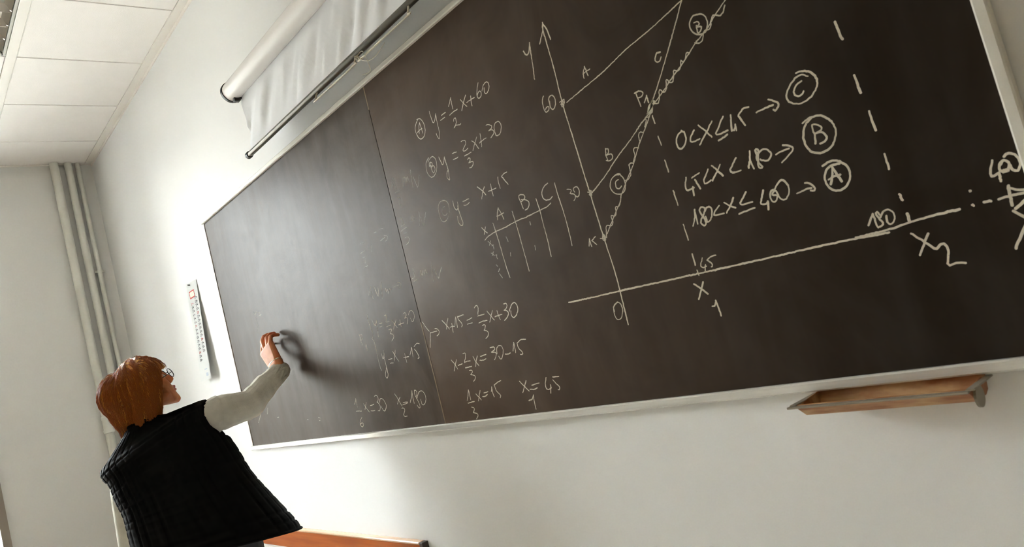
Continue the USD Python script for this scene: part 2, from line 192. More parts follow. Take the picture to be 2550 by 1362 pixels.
  ('circled letter B beside the wavy chalk line', 0.85, 5, '4939,1893 4925,1897 4914,1889 4911,1877 4916,1864 4928,1854 4941,1854 4950,1863 4952,1877 4946,1889 4935,1895; 4922,1883 4931,1882 4933,1875 4926,1872; 4926,1872 4935,1869 4934,1862 4925,1859 4926,1875'),
  ('chalk line B rising from the 30 mark to P1', 0.85, 4, '4540,1637 4590,1661 4641,1691 4689,1715 4729,1738 4759,1752'),
  ('chalk letter B beside the middle line', 0.85, 4, '4614,1723 4610,1707; 4615,1721 4622,1718 4617,1708 4610,1707 4627,1704 4627,1694 4616,1691 4607,1695; 4610,1707 4612,1693'),
  ('chalk mark 30 on the y axis', 0.8, 4, '4462,1670 4474,1666 4474,1660 4469,1657; 4469,1657 4482,1650 4483,1642 4475,1636; 4485,1655 4483,1664 4494,1667 4500,1658 4497,1645 4490,1641 4484,1647; 4526,1642 4538,1635 4536,1644 4530,1643 4537,1632 4528,1634 4538,1641'),
  ('chalk wavy line rising from the 15 mark to P1', 0.8, 3.8, '4547,1521 4551,1537 4554,1547 4560,1548 4571,1544 4578,1551 4577,1562 4579,1567 4588,1563 4595,1568 4596,1580 4600,1583 4608,1582 4616,1590 4621,1604; 4552,1529 4571,1548 4593,1570 4615,1590 4626,1607 4646,1627; 4643,1633 4654,1632 4665,1639 4667,1651 4668,1663 4674,1665 4681,1663; 4647,1629 4666,1646 4686,1667 4708,1695 4732,1719 4761,1750; 4682,1666 4691,1678 4691,1691 4698,1694 4706,1690; 4714,1700 4715,1715 4720,1721 4730,1718; 4738,1729 4746,1741 4744,1746 4756,1745'),
  ('circled letter C beside the wavy chalk line', 0.8, 4.2, '4636,1651 4618,1653 4603,1644 4598,1630 4605,1615 4622,1607 4637,1612 4644,1630 4639,1645 4632,1654 4621,1653; 4627,1641 4618,1639 4615,1625 4623,1620 4631,1624'),
  ('chalk mark 15 on the y axis', 0.8, 4, '4485,1515 4492,1532; 4492,1532 4493,1512; 4513,1532 4498,1526; 4498,1526 4510,1513; 4527,1524 4543,1520 4540,1531 4533,1521 4542,1515 4541,1528'),
  ('chalk figure 0 at the origin', 0.75, 4, '4527,1364 4514,1356 4508,1343 4510,1327 4517,1321 4528,1326 4537,1343 4535,1358 4525,1363 4511,1355 4511,1344'),
  ('dashed chalk line falling from P1 to the x axis', 0.85, 5, '4765,1744 4766,1725; 4764,1696 4767,1675; 4765,1640 4766,1613; 4765,1569 4767,1536; 4767,1491 4769,1456; 4769,1424 4769,1399; 4770,1388 4770,1376'),
  ('chalk mark 45 on the x axis', 0.85, 4.3, '4791,1410 4782,1394 4788,1389 4795,1390; 4793,1394 4788,1378; 4824,1408 4810,1407 4801,1403; 4801,1403 4810,1392 4809,1386 4806,1386'),
  ('chalk label x1 under the x axis', 0.9, 5.5, '4753,1360 4767,1347 4780,1332; 4776,1359 4768,1346 4754,1325; 4782,1304 4789,1304 4795,1314; 4795,1314 4796,1302 4798,1280'),
  ('chalk line reading 0 < x <= 45 with an arrow', 0.95, 5.5, '4826,1684 4814,1680 4806,1668 4807,1654 4813,1649 4824,1654 4831,1665 4831,1680 4825,1685; 4855,1675 4844,1665 4840,1657 4844,1653 4863,1653; 4868,1681 4879,1666 4891,1646; 4901,1677 4883,1661 4859,1641; 4928,1676 4915,1663 4902,1650; 4902,1650 4908,1645 4930,1646; 4904,1634 4915,1635 4926,1638; 4945,1673 4941,1657 4938,1642; 4938,1642 4944,1641 4949,1651; 4949,1651 4948,1638; 4986,1673 4974,1674 4961,1666; 4961,1664 4965,1652 4969,1641; 4999,1656 5016,1657 5036,1657; 5029,1670 5038,1664 5046,1656 5044,1649 5038,1645 5033,1647'),
  ('circled letter C at the end of the top inequality', 0.95, 5.5, '5114,1680 5105,1687 5092,1687 5076,1677 5066,1664 5066,1652 5075,1643 5089,1638 5107,1641 5121,1651 5128,1662 5126,1677 5116,1689 5104,1694 5095,1695; 5100,1676 5090,1674 5082,1666 5082,1656 5089,1652 5095,1653 5099,1656'),
  ('chalk line reading 45 < x < 180 with an arrow', 0.95, 5.5, '4806,1587 4798,1570 4800,1559 4817,1560; 4815,1561 4813,1544; 4819,1581 4840,1586; 4825,1575 4832,1553; 4862,1586 4846,1568; 4846,1568 4846,1559 4862,1562; 4873,1590 4882,1577 4891,1562; 4892,1586 4881,1574 4865,1560; 4930,1587 4911,1568; 4911,1568 4913,1561 4934,1559; 4963,1589 4958,1572 4951,1558; 4958,1572 4962,1553; 4976,1573 4974,1585 4979,1588 4981,1582 4973,1574 4974,1563 4980,1551 4975,1549 4972,1556 4975,1566 4980,1579 4991,1583 5001,1577 5004,1567 4995,1559 4985,1562 4980,1566; 5013,1564 5028,1566 5042,1566; 5032,1576 5044,1571 5049,1562 5038,1554 5020,1545'),
  ('circled letter B at the end of the middle inequality', 0.95, 6, '5080,1602 5098,1606 5115,1603 5129,1589 5135,1572 5131,1556 5117,1540 5097,1537 5082,1545 5074,1562 5076,1583 5085,1597 5100,1606; 5094,1557 5096,1573 5095,1591 5102,1591 5111,1583 5109,1577 5096,1574; 5098,1574 5109,1573 5116,1562 5110,1554 5102,1554'),
  ('chalk line reading 180 < x <= 400 with an arrow', 0.95, 5.5, '4790,1482 4800,1498 4804,1514; 4804,1514 4803,1483; 4823,1499 4830,1509 4822,1515 4815,1509 4821,1492 4823,1479 4816,1475 4811,1485 4823,1499 4836,1511 4844,1506 4843,1493 4834,1482 4827,1481 4826,1492; 4864,1506 4849,1495 4848,1489 4871,1487; 4877,1508 4887,1499 4899,1490; 4900,1511 4891,1500 4877,1487; 4931,1514 4912,1497; 4912,1497 4915,1492 4939,1491; 4903,1476 4920,1477 4940,1478; 4968,1506 4956,1484 4959,1479 4969,1480; 4971,1482 4968,1467; 4991,1500 4983,1499 4978,1488 4981,1478 4988,1478 4994,1488 4992,1498 4983,1492 4993,1487; 4991,1500 5002,1510 5012,1512 5019,1500 5018,1486 5010,1476 5001,1476 4996,1482 4996,1489; 5032,1479 5047,1481 5062,1481; 5053,1493 5063,1488 5068,1478 5065,1474 5059,1476'),
  ('circled letter A at the end of the bottom inequality', 0.95, 6, '5094,1513 5106,1516 5121,1514 5134,1501 5138,1487 5133,1472 5119,1461 5104,1462 5093,1473 5091,1489 5097,1502 5109,1508 5124,1507; 5099,1476 5106,1491 5110,1505; 5110,1505 5114,1490 5119,1475; 5097,1485 5108,1487 5120,1487'),
  ('dashed chalk line falling to the 180 mark', 0.95, 6.5, '5187,1750 5190,1715; 5192,1647 5194,1613; 5198,1577 5200,1542; 5202,1497 5203,1470; 5207,1422 5209,1411; 5210,1386 5210,1372'),
  ('chalk mark 180 on the x axis', 0.95, 5, '5143,1385 5155,1402; 5155,1402 5156,1387 5157,1376; 5165,1398 5165,1403 5160,1401 5165,1388 5167,1379 5160,1377; 5166,1392 5174,1402 5184,1401 5190,1390 5185,1379 5178,1376 5175,1382 5176,1392'),
  ('chalk label x2 under the x axis', 0.95, 6, '5207,1352 5222,1334 5237,1317 5246,1322 5253,1320 5254,1307 5248,1288; 5248,1288 5250,1284 5261,1286 5274,1283; 5232,1345 5223,1331 5211,1313'),
  ('chalk mark 400 at the end of the x axis', 0.95, 5.5, '5352,1433 5346,1418 5346,1408 5357,1411; 5356,1411 5355,1397; 5367,1428 5360,1424 5359,1413 5365,1409 5371,1414 5372,1422 5367,1428 5360,1421; 5359,1413 5370,1413; 5369,1433 5374,1436 5383,1431 5386,1419 5383,1408 5379,1406 5374,1410 5373,1417'),
  ('dotted end of the chalk x axis with its arrowhead', 0.95, 6, '5325,1372 5334,1371; 5345,1371 5363,1371 5386,1370; 5362,1387 5361,1373 5360,1356; 5362,1384 5373,1378 5389,1372; 5308,1373 5309,1371; 5310,1396 5311,1395'),
  ("chalk letter x cut by the picture's right edge", 0.95, 7, '5359,1347 5369,1336 5380,1323; 5363,1350 5376,1357 5388,1364; 5381,1336 5365,1315 5347,1290'),
  ('unfinished chalk y = and downstroke at the hand', 0.5, 3.5, '2343,1748 2356,1730 2381,1741; 2357,1732 2358,1704 2357,1672 2349,1637; 2394,1733 2416,1731; 2396,1718 2425,1717'),
  ('chalk scratches low on the left panel', 0.55, 3.5, '2173,1290 2143,1260 2102,1230; 2258,1292 2235,1262; 2342,1238 2360,1239; 2656,1205 2667,1205; 2768,1207 2785,1204; 2770,1193 2781,1194'),
]
# ------------------------------------------------------------------ room shell
X1, Y0, WY, H = 6.9, -4.4, 0.012, 3.292
WIN = [(-2.27, -0.87, 0.78, 3.12)]
def struct(name, mesh, m, label, cat_, smooth=False):
    return tag(obj(name, mesh, m, smooth=smooth), label, cat_, kind='structure')
struct('floor', box(-.3, X1 + .3, Y0 - .3, WY + .3, -.12, 0), M['floor'], 'grey speckled classroom floor', 'floor')
struct('wall_front', box(-.3, X1 + .3, WY, WY + .25, 0, H + .2), M['wall'], 'white plastered long wall carrying the blackboard', 'wall')
wl = tm2man(box(-.3, 0, Y0 - .3, WY, 0, H + .2))
for a, b, c, d in WIN: wl = wl - tm2man(box(-.5, .2, a, b, c, d))
struct('wall_left', man(wl), M['end_wall'], 'greyish white end wall with the windows and three pipes', 'wall')
struct('wall_right', box(X1, X1 + .25, Y0 - .3, WY, 0, H + .2), M['rear_wall'], 'beige end wall far from the window', 'wall')
struct('wall_rear', box(0, X1, Y0 - .25, Y0, 0, H + .2), M['rear_wall'], 'beige long wall opposite the blackboard', 'wall')
struct('baseboard_front', bevel_box(0, X1, WY - .014, WY, 0, .09), M['trim'], 'low painted skirting at the foot of the blackboard wall', 'baseboard')
struct('baseboard_left', bevel_box(0, .014, Y0, WY - .014, 0, .09), M['trim'], 'low painted skirting at the foot of the window wall', 'baseboard')
ce = thing('ceiling', 'suspended ceiling of cream rectangular tiles between wide painted bars', 'ceiling', kind='structure')
obj('backing', box(-.3, X1 + .3, Y0 - .3, WY + .2, H + .035, H + .15), M['trim'], ce, smooth=False)
rows = [(-.030, -.616)]
while rows[-1][1] > Y0 + .05: rows.append((rows[-1][1] - .044, max(rows[-1][1] - .044 - .590, Y0)))
cols = [(0.02, .475)]
while cols[-1][1] < X1 - .05: cols.append((cols[-1][1], min(cols[-1][1] + .6, X1)))
LIGHT = (cols[3], rows[1])
for cx in cols:
    for ry in rows:
        if (cx, ry) == LIGHT or cx[1] - cx[0] < .08 or ry[0] - ry[1] < .05: continue
        obj('ceiling_tile', bevel_box(cx[0] + .006, cx[1] - .006, ry[1] + .002, ry[0] - .002, H, H + .016, .003), M['tile'], ce, smooth=False)
for ry in rows[:-1]:
    obj('runner_bar', bevel_box(0.02, X1, ry[1] - .044, ry[1], H - .004, H + .02, .002), M['bar'], ce, smooth=False)
for cx in cols[:-1]:
    obj('cross_tee', bevel_box(cx[1] - .0055, cx[1] + .0055, Y0, -.03, H + .003, H + .012, .001), M['bar'], ce, smooth=False)
struct('trim_1', extrude([(WY, H - .022), (WY - .004, H - .022), (WY - .004, H - .004), (-.032, H - .004), (-.032, H + .004), (WY, H + .004)], 'x', 0, X1), M['bar'], 'painted angle strip where the ceiling meets the blackboard wall', 'trim')
struct('trim_2', bevel_box(0, .024, Y0, -.033, H - .006, H + .006), M['bar'], 'painted angle strip where the ceiling meets the window wall', 'trim')

# windows: frame, two sashes with two panes each, sill
for k, (a, b, c, d) in enumerate(WIN):
    w = thing(f'window_{k + 1}', ['tall taupe framed window nearest the blackboard wall', 'tall taupe framed window further from the blackboard wall'][k], 'window', kind='structure')
    fr = [box(-.05, .022, a, a + .045, c, d), box(-.05, .022, b - .045, b, c, d), box(-.05, .022, a + .045, b - .045, c, c + .05), box(-.05, .022, a + .045, b - .045, d - .05, d)]
    m_ = (a + b) / 2
    fr += [box(-.05, .022, m_ - .022, m_ + .022, c + .05, d - .05)]
    f = obj('window_frame', cat(*fr), M['window_paint'], w, smooth=False)
    for (p, q) in ((a + .045, m_ - .022), (m_ + .022, b - .045)):
        for (r, s) in ((c + .05, d - .05),):
            obj('window_pane', box(-.020, -.014, p, q, r, s), M['glass'], w, smooth=False)
    obj('window_handle', cat(bevel_box(.022, .034, m_ - .014, m_ + .014, 1.38, 1.50, .003), bevel_box(.03, .046, m_ - .009, m_ + .009, 1.30, 1.46, .004)), M['alu'], w)
    obj('window_sill', bevel_box(-.3, .05, a - .04, b + .04, c - .035, c, .004), M['trim'], w)
# outside: pale courtyard two floors down and an added block dimming the reflected horizon
tag(obj('courtyard', box(-60, -.3, -45, 30, -5.1, -5.0), mottled('pale_concrete', (.55, .53, .49), (.64, .62, .58), 3, rough=.9), smooth=False), 'pale concrete courtyard below the window', 'ground', kind='structure')
ob = thing('horizon_block', 'added long grey brown block across the courtyard that dims the horizon reflected in the board', 'building')
M['facade'] = plain('shaded_facade', (.20, .18, .155), .9); M['dark_pane'] = plain('dark_pane', (.03, .035, .04), .15)
obj('wall', box(-30, -22, -40, 22, -5, 2.6), M['facade'], ob, smooth=False)
obj('roof', bevel_box(-30.4, -21.6, -40.4, 22.4, 2.6, 2.85, .05), M['trim'], ob, smooth=False)
for fl in (-3.9, -1.0):
    for k in range(12):
        obj('window', box(-22.03, -21.96, -38 + k * 5, -36.6 + k * 5, fl, fl + 1.5), M['dark_pane'], ob, smooth=False)

# three vertical pipes in the corner of the end wall
def pipe(y, r, x, label, extra):
    t = thing('heating_pipe', label, 'pipe', loc=(x, y, 0))
    obj('tube', tube([(0, 0, .09), (0, 0, H - .002)], r, 28), M['pipe'], t)
    for z in extra['clamp']:
        obj('clamp', cat(tube([(0, 0, z - .010), (0, 0, z + .010)], r + .004, 28), bevel_box(-x, -r * .5, -.008, .008, z - .008, z + .008), bevel_box(-.008, .008, -r - .018, r + .018, z - .009, z + .009, .003)), M['pipe'], t)
    for z in extra.get('collar', []):
        zz = np.array([z - .06, z - .055, z - .04, z - .03, z + .03, z + .04, z + .055, z + .06]); rr = r + np.array([.001, .006, .008, .003, .003, .008, .006, .001])
        obj('collar', tube(np.stack([0 * zz, 0 * zz, zz], 1), rr, 28), M['pipe'], t)
    return t
pipe(-.232, .0275, .045, 'thick cream painted vertical pipe furthest from the blackboard wall', {'clamp': [.6], 'collar': [1.42]})
pipe(-.145, .0245, .042, 'middle cream painted vertical pipe between a thicker and a thinner one', {'clamp': [.7]})
pipe(-.084, .0155, .032, 'thin cream painted vertical pipe nearest the room corner', {'clamp': [2.485, .8]})

# recessed louvre lamp
(lx0, lx1), (ly1, ly0) = LIGHT
lamp = thing('ceiling_lamp', 'square recessed fluorescent ceiling lamp with metal louvre blades', 'lamp')
lx0 += .008; lx1 -= .008; ly0 += .004; ly1 -= .004
M['mirror'] = plain('polished_reflector', (.82, .82, .80), .12, 1.0)
M['louvre'] = plain('brushed_louvre', (.62, .58, .53), .30, .75)
M['tube_light'] = mat('fluorescent_tube', {'e': ('emission', {'color': (1, .98, .93), 'strength': 14.0})}, surface='e.emission')
obj('housing', cat(box(lx0, lx1, ly0, ly1, H + .085, H + .09), box(lx0, lx0 + .003, ly0, ly1, H, H + .085), box(lx1 - .003, lx1, ly0, ly1, H, H + .085), box(lx0, lx1, ly0, ly0 + .003, H, H + .085), box(lx0, lx1, ly1 - .003, ly1, H, H + .085)), M['white_enamel'], lamp, smooth=False)
obj('lamp_rim', cat(box(lx0, lx1, ly1 - .012, ly1, H - .004, H + .004), box(lx0, lx1, ly0, ly0 + .012, H - .004, H + .004), box(lx0, lx0 + .01, ly0 + .012, ly1 - .012, H - .004, H + .004), box(lx1 - .01, lx1, ly0 + .012, ly1 - .012, H - .004, H + .004)), M['alu'], lamp, smooth=False)
nl = 3
pw = (ly1 - ly0 - .03) / nl
for i in range(nl):
    ya, yb = ly0 + .015 + i * pw, ly0 + .015 + (i + 1) * pw
    P = [(ya, H)] + [(ya + .004 + (pw / 2 - .004) * s, H + .075 * math.sqrt(s)) for s in (.04, .12, .25, .45, .7, 1)]
    P += [(ya + yb - y, z) for y, z in P[::-1][1:]]
    Q = [(y, z + .0025) for y, z in P[::-1]]
    obj('reflector', extrude(P + Q, 'x', lx0 + .012, lx1 - .012), M['mirror'], lamp)
    obj('fluorescent_tube', tube([(lx0 + .02, (ya + yb) / 2, H + .052), (lx1 - .02, (ya + yb) / 2, H + .052)], .008, 14), M['tube_light'], lamp)
for k in range(5):
    xx = lx0 + .016 + k * (lx1 - lx0 - .032) / 4
    obj('louvre_blade', cat(*[man(m3.Manifold.hull_points(np.array([(xx + sx * w, (ya + ly0 + .015 + i * pw) + (pw - .012) * e + .006, z) for e in (0, 1) for (w, z) in ((.0015, H + .001), (.022, H + .052)) for sx in (-1, 1)])))
                              for i, ya in enumerate([0] * nl)]), M['louvre'], lamp, smooth=False)

# ------------------------------------------------------------------ blackboard
BX0, BX1, BZ0, BZ1, XS = 1.957, 5.41, 1.10, 2.30, 3.685
BOARD = (.0165, .0115, .0075)
def board_mat(name, seed, dust, lo, hi, falloff0, falloff1, spec):
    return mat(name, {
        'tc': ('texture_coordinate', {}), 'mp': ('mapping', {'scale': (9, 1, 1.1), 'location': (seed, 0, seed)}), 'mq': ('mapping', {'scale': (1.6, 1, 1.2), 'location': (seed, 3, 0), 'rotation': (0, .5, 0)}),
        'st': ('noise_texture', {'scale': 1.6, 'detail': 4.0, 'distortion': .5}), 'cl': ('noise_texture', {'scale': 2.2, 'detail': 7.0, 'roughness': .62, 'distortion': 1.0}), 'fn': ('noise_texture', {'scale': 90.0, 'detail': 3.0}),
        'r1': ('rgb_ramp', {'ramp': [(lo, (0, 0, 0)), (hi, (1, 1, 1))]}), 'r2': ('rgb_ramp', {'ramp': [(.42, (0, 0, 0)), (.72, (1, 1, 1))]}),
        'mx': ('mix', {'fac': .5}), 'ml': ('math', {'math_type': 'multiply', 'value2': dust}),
        'sx': ('separate_xyz', {}), 'fm': ('map_range', {'from_min': falloff0[0], 'from_max': falloff1[0], 'to_min': falloff0[1], 'to_max': falloff1[1], 'clamp': True}), 'fv': ('math', {'math_type': 'multiply'}), 'fr': ('map_range', {'to_min': .4, 'to_max': 1.6}),  # brown tint fades along x: window reflection falloff put into the colour
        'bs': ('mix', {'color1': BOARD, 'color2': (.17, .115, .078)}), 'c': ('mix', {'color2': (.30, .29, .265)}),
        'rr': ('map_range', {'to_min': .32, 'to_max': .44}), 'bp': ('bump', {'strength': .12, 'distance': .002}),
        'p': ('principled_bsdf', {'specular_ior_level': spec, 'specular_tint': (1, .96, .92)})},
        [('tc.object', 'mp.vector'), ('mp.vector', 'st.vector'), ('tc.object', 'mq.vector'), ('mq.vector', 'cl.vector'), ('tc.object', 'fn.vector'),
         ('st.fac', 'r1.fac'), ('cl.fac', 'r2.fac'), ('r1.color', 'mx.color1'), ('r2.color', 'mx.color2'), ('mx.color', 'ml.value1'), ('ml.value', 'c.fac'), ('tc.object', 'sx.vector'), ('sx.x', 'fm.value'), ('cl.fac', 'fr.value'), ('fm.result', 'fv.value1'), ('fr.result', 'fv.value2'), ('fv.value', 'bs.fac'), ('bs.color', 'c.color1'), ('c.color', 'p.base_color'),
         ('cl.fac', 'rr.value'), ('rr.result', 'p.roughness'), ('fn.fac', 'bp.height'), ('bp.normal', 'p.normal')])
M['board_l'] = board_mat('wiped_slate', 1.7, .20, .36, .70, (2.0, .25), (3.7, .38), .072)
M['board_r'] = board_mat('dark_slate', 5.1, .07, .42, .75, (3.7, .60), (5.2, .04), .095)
bb = thing('blackboard', 'long dark blackboard in a thin pale frame covered with chalk formulas', 'blackboard')
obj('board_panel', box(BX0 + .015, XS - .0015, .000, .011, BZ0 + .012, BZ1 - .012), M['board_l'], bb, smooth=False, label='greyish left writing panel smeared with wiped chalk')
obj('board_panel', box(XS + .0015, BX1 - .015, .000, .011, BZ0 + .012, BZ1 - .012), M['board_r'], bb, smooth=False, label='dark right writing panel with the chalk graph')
obj('backing_board', box(BX0 + .015, BX1 - .015, .011, .012, BZ0 + .012, BZ1 - .012), M['dark_plastic'], bb, smooth=False)
M['frame_cream'] = mottled('cream_frame_paint', (.76, .73, .65), (.82, .79, .72), 8, rough=.4)
FY = -.012
M['seam_tan'] = mottled('tan_seam_filler', (.20, .14, .08), (.28, .20, .12), 20, rough=.7)
for z0_, z1_ in ((BZ0 + .016, 1.46), (2.20, BZ1 - .02)):
    obj('seam_strip', box(XS - .0028, XS + .0028, -.0006, .006, z0_, z1_), M['seam_tan'], bb, smooth=False, label='tan filler in the seam between the panels')
obj('frame_bar', bevel_box(BX0, BX1, FY, WY, BZ1 - .018, BZ1, .003), M['frame_cream'], bb, label='top frame bar')
obj('frame_bar', bevel_box(BX0, BX1, FY, WY, BZ0, BZ0 + .020, .003), M['alu'], bb, label='shiny bottom frame bar')
obj('frame_bar', bevel_box(BX0, BX0 + .018, -.004, WY, BZ0 + .020, BZ1 - .018, .003), M['alu'], bb, label='left frame bar')
obj('frame_bar', bevel_box(BX1 - .020, BX1, FY - .004, WY, BZ0 + .020, BZ1 - .018, .003), M['frame_cream'], bb, label='right frame bar')

def chalk_mat(name, k):
    return mat(name, {'tc': ('texture_coordinate', {}), 'n': ('noise_texture', {'scale': 420.0, 'detail': 2.0}), 'r': ('rgb_ramp', {'ramp': [(.46 - .32 * k, (.15, .15, .15)), (.70 - .32 * k, (1, 1, 1))]}),
                      'ml': ('math', {'math_type': 'multiply', 'value2': min(1, .34 + .7 * k)}), 'd': ('diffuse_bsdf', {'color': (.84, .79, .67), 'roughness': .6}),
                      'p': ('principled_bsdf', {'base_color': (.11, .09, .07), 'roughness': .38, 'specular_ior_level': .08}), 'm': ('mix_closure', {})},
               [('tc.object', 'n.vector'), ('n.fac', 'r.fac'), ('r.color', 'ml.value1'), ('ml.value', 'm.fac'), ('p.BSDF', 'm.closure1'), ('d.BSDF', 'm.closure2')], surface='m.closure')
CM = {}
from shapely.geometry import LineString
from shapely.ops import unary_union
def stroke_shape(pts, w, rng):
    q = spline(pts, 7)
    seg = np.r_[0, np.cumsum(np.linalg.norm(np.diff(q, axis=0), axis=1))]
    n = max(2, int(seg[-1] / .010)); s = np.linspace(0, seg[-1], n * 3 + 1)
    q = np.stack([np.interp(s, seg, q[:, 0]), np.interp(s, seg, q[:, 1])], 1); q += rng.normal(0, .00035, q.shape)
    ww = w / 2 * (1 + .5 * (meshkit.noise(np.stack([s[::3] * 45, 0 * s[::3] + rng.random() * 50, 0 * s[::3]], 1)) - .5))
    return unary_union([LineString(q[3 * i:3 * i + 4]).buffer(ww[i], quad_segs=3) for i in range(n)])
rng = np.random.default_rng(4)
for label, k, w, st in CHALK:
    kk = round(k, 1)
    if kk not in CM: CM[kk] = chalk_mat('chalk_%02d' % round(kk * 10), kk)
    sh = unary_union([stroke_shape(np.array([[float(v) / 1000 for v in q.split(',')] for q in s.split()]), w * .66 / 1000, rng) for s in st.split(';')]).simplify(.0002)
    geo = sorted(getattr(sh, 'geoms', [sh]), key=lambda g: g.bounds[0])
    ms = []
    for g_ in geo:
        t = trimesh.creation.extrude_polygon(g_, .00012, engine='earcut'); v = np.array(t.vertices)
        ms.append(trimesh.Trimesh(np.stack([v[:, 0], -v[:, 2], v[:, 1]], 1), t.faces, process=False))
    if len(ms) == 1:
        obj('chalk_writing', ms[0], CM[kk], bb, smooth=False, label=label)
    else:
        x = tag(UsdGeom.Xform.Define(stage, path_of('chalk_writing', bb)), label=label)
        for m_ in ms: obj('chalk_stroke', m_, CM[kk], x, smooth=False)

# chalk tray under the board
M['rust'] = mottled('rusty_sheet_metal', (.32, .11, .028), (.62, .39, .19), 11, rough=.5, metal=.15, spec=.5, stretch=(1, 3, 3), lo=.36, hi=.6)
M['grey_metal'] = plain('grey_sheet_metal', (.30, .26, .20), .4, .4)
tr = thing('chalk_tray', 'rusty metal chalk tray fixed under the right part of the blackboard', 'tray')
tx0, tx1 = 4.960, 5.248
TP = [(.010, 1.098), (.008, 1.098), (.003, 1.076), (-.010, 1.070), (-.054, 1.070), (-.086, 1.091), (-.0885, 1.090), (-.057, 1.067), (-.010, 1.067), (.005, 1.073), (.011, 1.096)]
obj('trough', extrude(TP, 'x', tx0, tx1), M['rust'], tr, smooth=False)
obj('front_lip', cat(bevel_box(tx0 - .014, tx1 + .006, -.097, -.085, 1.0895, 1.0925, .001), tube([(tx0 - .014, -.097, 1.091), (tx1 + .006, -.097, 1.091)], .0022, 10)), M['grey_metal'], tr, label='grey folded front lip')
obj('lip_edge', cat(tube([(tx0 - .012, -.0845, 1.0925), (tx1 + .004, -.0845, 1.0925)], .0014, 8)), M['rust'], tr)
for xx, s in ((tx0, -1), (tx1, 1)):
    E_ = [(.011, 1.098), (.005, 1.073), (-.010, 1.067), (-.057, 1.067), (-.090, 1.091)]
    obj('end_plate', extrude(E_, 'x', min(xx, xx + s * .002), max(xx, xx + s * .002)), M['rust'], tr, smooth=False)
    obj('end_flange', bevel_box(min(xx, xx + s * .013), max(xx, xx + s * .013), -.090, .010, 1.0915, 1.0945, .001), M['grey_metal'], tr)
lob = [(-.050 + .020 * math.cos(a), 1.074 + .018 * math.sin(a)) for a in np.linspace(0, 2 * math.pi, 20, endpoint=False)]
obj('hinge_plate', extrude(lob, 'x', tx1 + .002, tx1 + .006), M['grey_metal'], tr, smooth=False)

# wooden wall rail
rl = thing('chair_rail', 'orange varnished wooden rail screwed to the wall below the blackboard', 'rail')
obj('rail_board', bevel_box(.35, 3.362, -.010, WY, .622, .706, .002), M['wood'], rl)
obj('rail_lit_top', bevel_box(.35, 3.362, -.016, WY, .706, .716, .003), M['wood_edge'], rl, label='shiny top edge strip with the window highlight in its colour')
obj('end_cap', bevel_box(3.362, 3.384, -.014, WY, .620, .715, .002), M['end_cap'], rl, label='rail end piece with its shade put into the colour')

# roll-up projection screen
sc = thing('projection_screen', 'white roll-up projection screen hanging above the blackboard', 'projection screen')
SX0, SX1, SY, SZ, SR = 2.885, 5.05, -.105, 2.600, .040
obj('housing_tube', tube([(SX0, SY, SZ), (SX1, SY, SZ)], SR, 40), M['white_enamel'], sc)
for x, s in ((SX0, -1), (SX1, 1)):
    obj('end_cap', tube([(x + s * .004 - .0 * s, SY, SZ), (x + s * .005, SY, SZ), (x - s * .008, SY, SZ)], [SR * .98, SR + .0035, SR + .0035], 40), M['dark_plastic'], sc)
    obj('wall_bracket', cat(bevel_box(x - s * .045, x - s * .025, SY, WY, SZ - .044, SZ - .036, .001), bevel_box(x - s * .045, x - s * .025, WY - .004, WY, SZ - .07, SZ + .03, .001), bevel_box(x - s * .045, x - s * .025, SY - .012, SY + .012, SZ - .054, SZ - .036, .002)), M['dark_plastic'], sc)
fx = np.linspace(SX0 + .035, SX1 - .035, 260); fz = np.linspace(0, 1, 14)
GX, GZ = np.meshgrid(fx, fz)
nz = (meshkit.fbm(np.stack([GX * 15 + GZ * 2.6, GZ * .5, 0 * GX], -1), 3, 3) - .5)
BZ = 2.328
ztop = SZ - .030
V = np.stack([GX, SY + .022 - .008 * GZ + nz * .052 * (np.sin(GZ * math.pi / 2) ** .7 * (1 - .75 * np.maximum(GZ - .6, 0) / .4)), ztop + (BZ - ztop) * GZ + 0 * GX], -1).reshape(-1, 3)
nc, nr = len(fx), len(fz)
F = np.array([[r * nc + c, r * nc + c + 1, (r + 1) * nc + c + 1, (r + 1) * nc + c] for r in range(nr - 1) for c in range(nc - 1)])
F = np.vstack([F[:, [0, 1, 2]], F[:, [0, 2, 3]]])
V2 = V + [0, .0012, 0]
obj('screen_fabric', trimesh.Trimesh(np.vstack([V, V2]), np.vstack([F, F[:, ::-1] + len(V)]), process=False), M['screen_cloth'], sc, smooth=60)
obj('bottom_bar', tube([(SX0 + .002, SY + .014, BZ), (SX1 - .002, SY + .014, BZ)], .0115, 20), M['bar_metal'], sc)
for x, s in ((SX0, -1), (SX1, 1)):
    obj('bar_end', tube([(x - s * .012, SY + .014, BZ), (x + s * .006, SY + .014, BZ), (x + s * .010, SY + .014, BZ)], [.0145, .0145, .010], 20), M['dark_plastic'], sc)
hx, hy, hz = 3.845, SY - .002, BZ - .038
hp = [(hx - .30, hy + .010, BZ - .010), (hx - .302, hy, hz + .004), (hx - .294, hy, hz), (hx - .03, hy, hz), (hx - .016, hy, hz + .004), (hx - .006, hy, hz + .016), (hx + .006, hy, hz + .016), (hx + .016, hy, hz + .004), (hx + .03, hy, hz), (hx + .294, hy, hz), (hx + .302, hy, hz + .004), (hx + .30, hy + .010, BZ - .010)]
h = obj('pull_handle', tube(spline(hp, 5), .0032, 10), M['wire'], sc, label='cream wire pull handle')
a_ = np.linspace(0, 1, 40)
loop = np.stack([hx + .012 + .075 * np.sin(a_ * math.pi) * (a_ * .9 + .25), hy - .004 + .006 * np.sin(a_ * 9), hz + .014 - .062 * a_ + .02 * np.sin(a_ * 2 * math.pi)], 1)
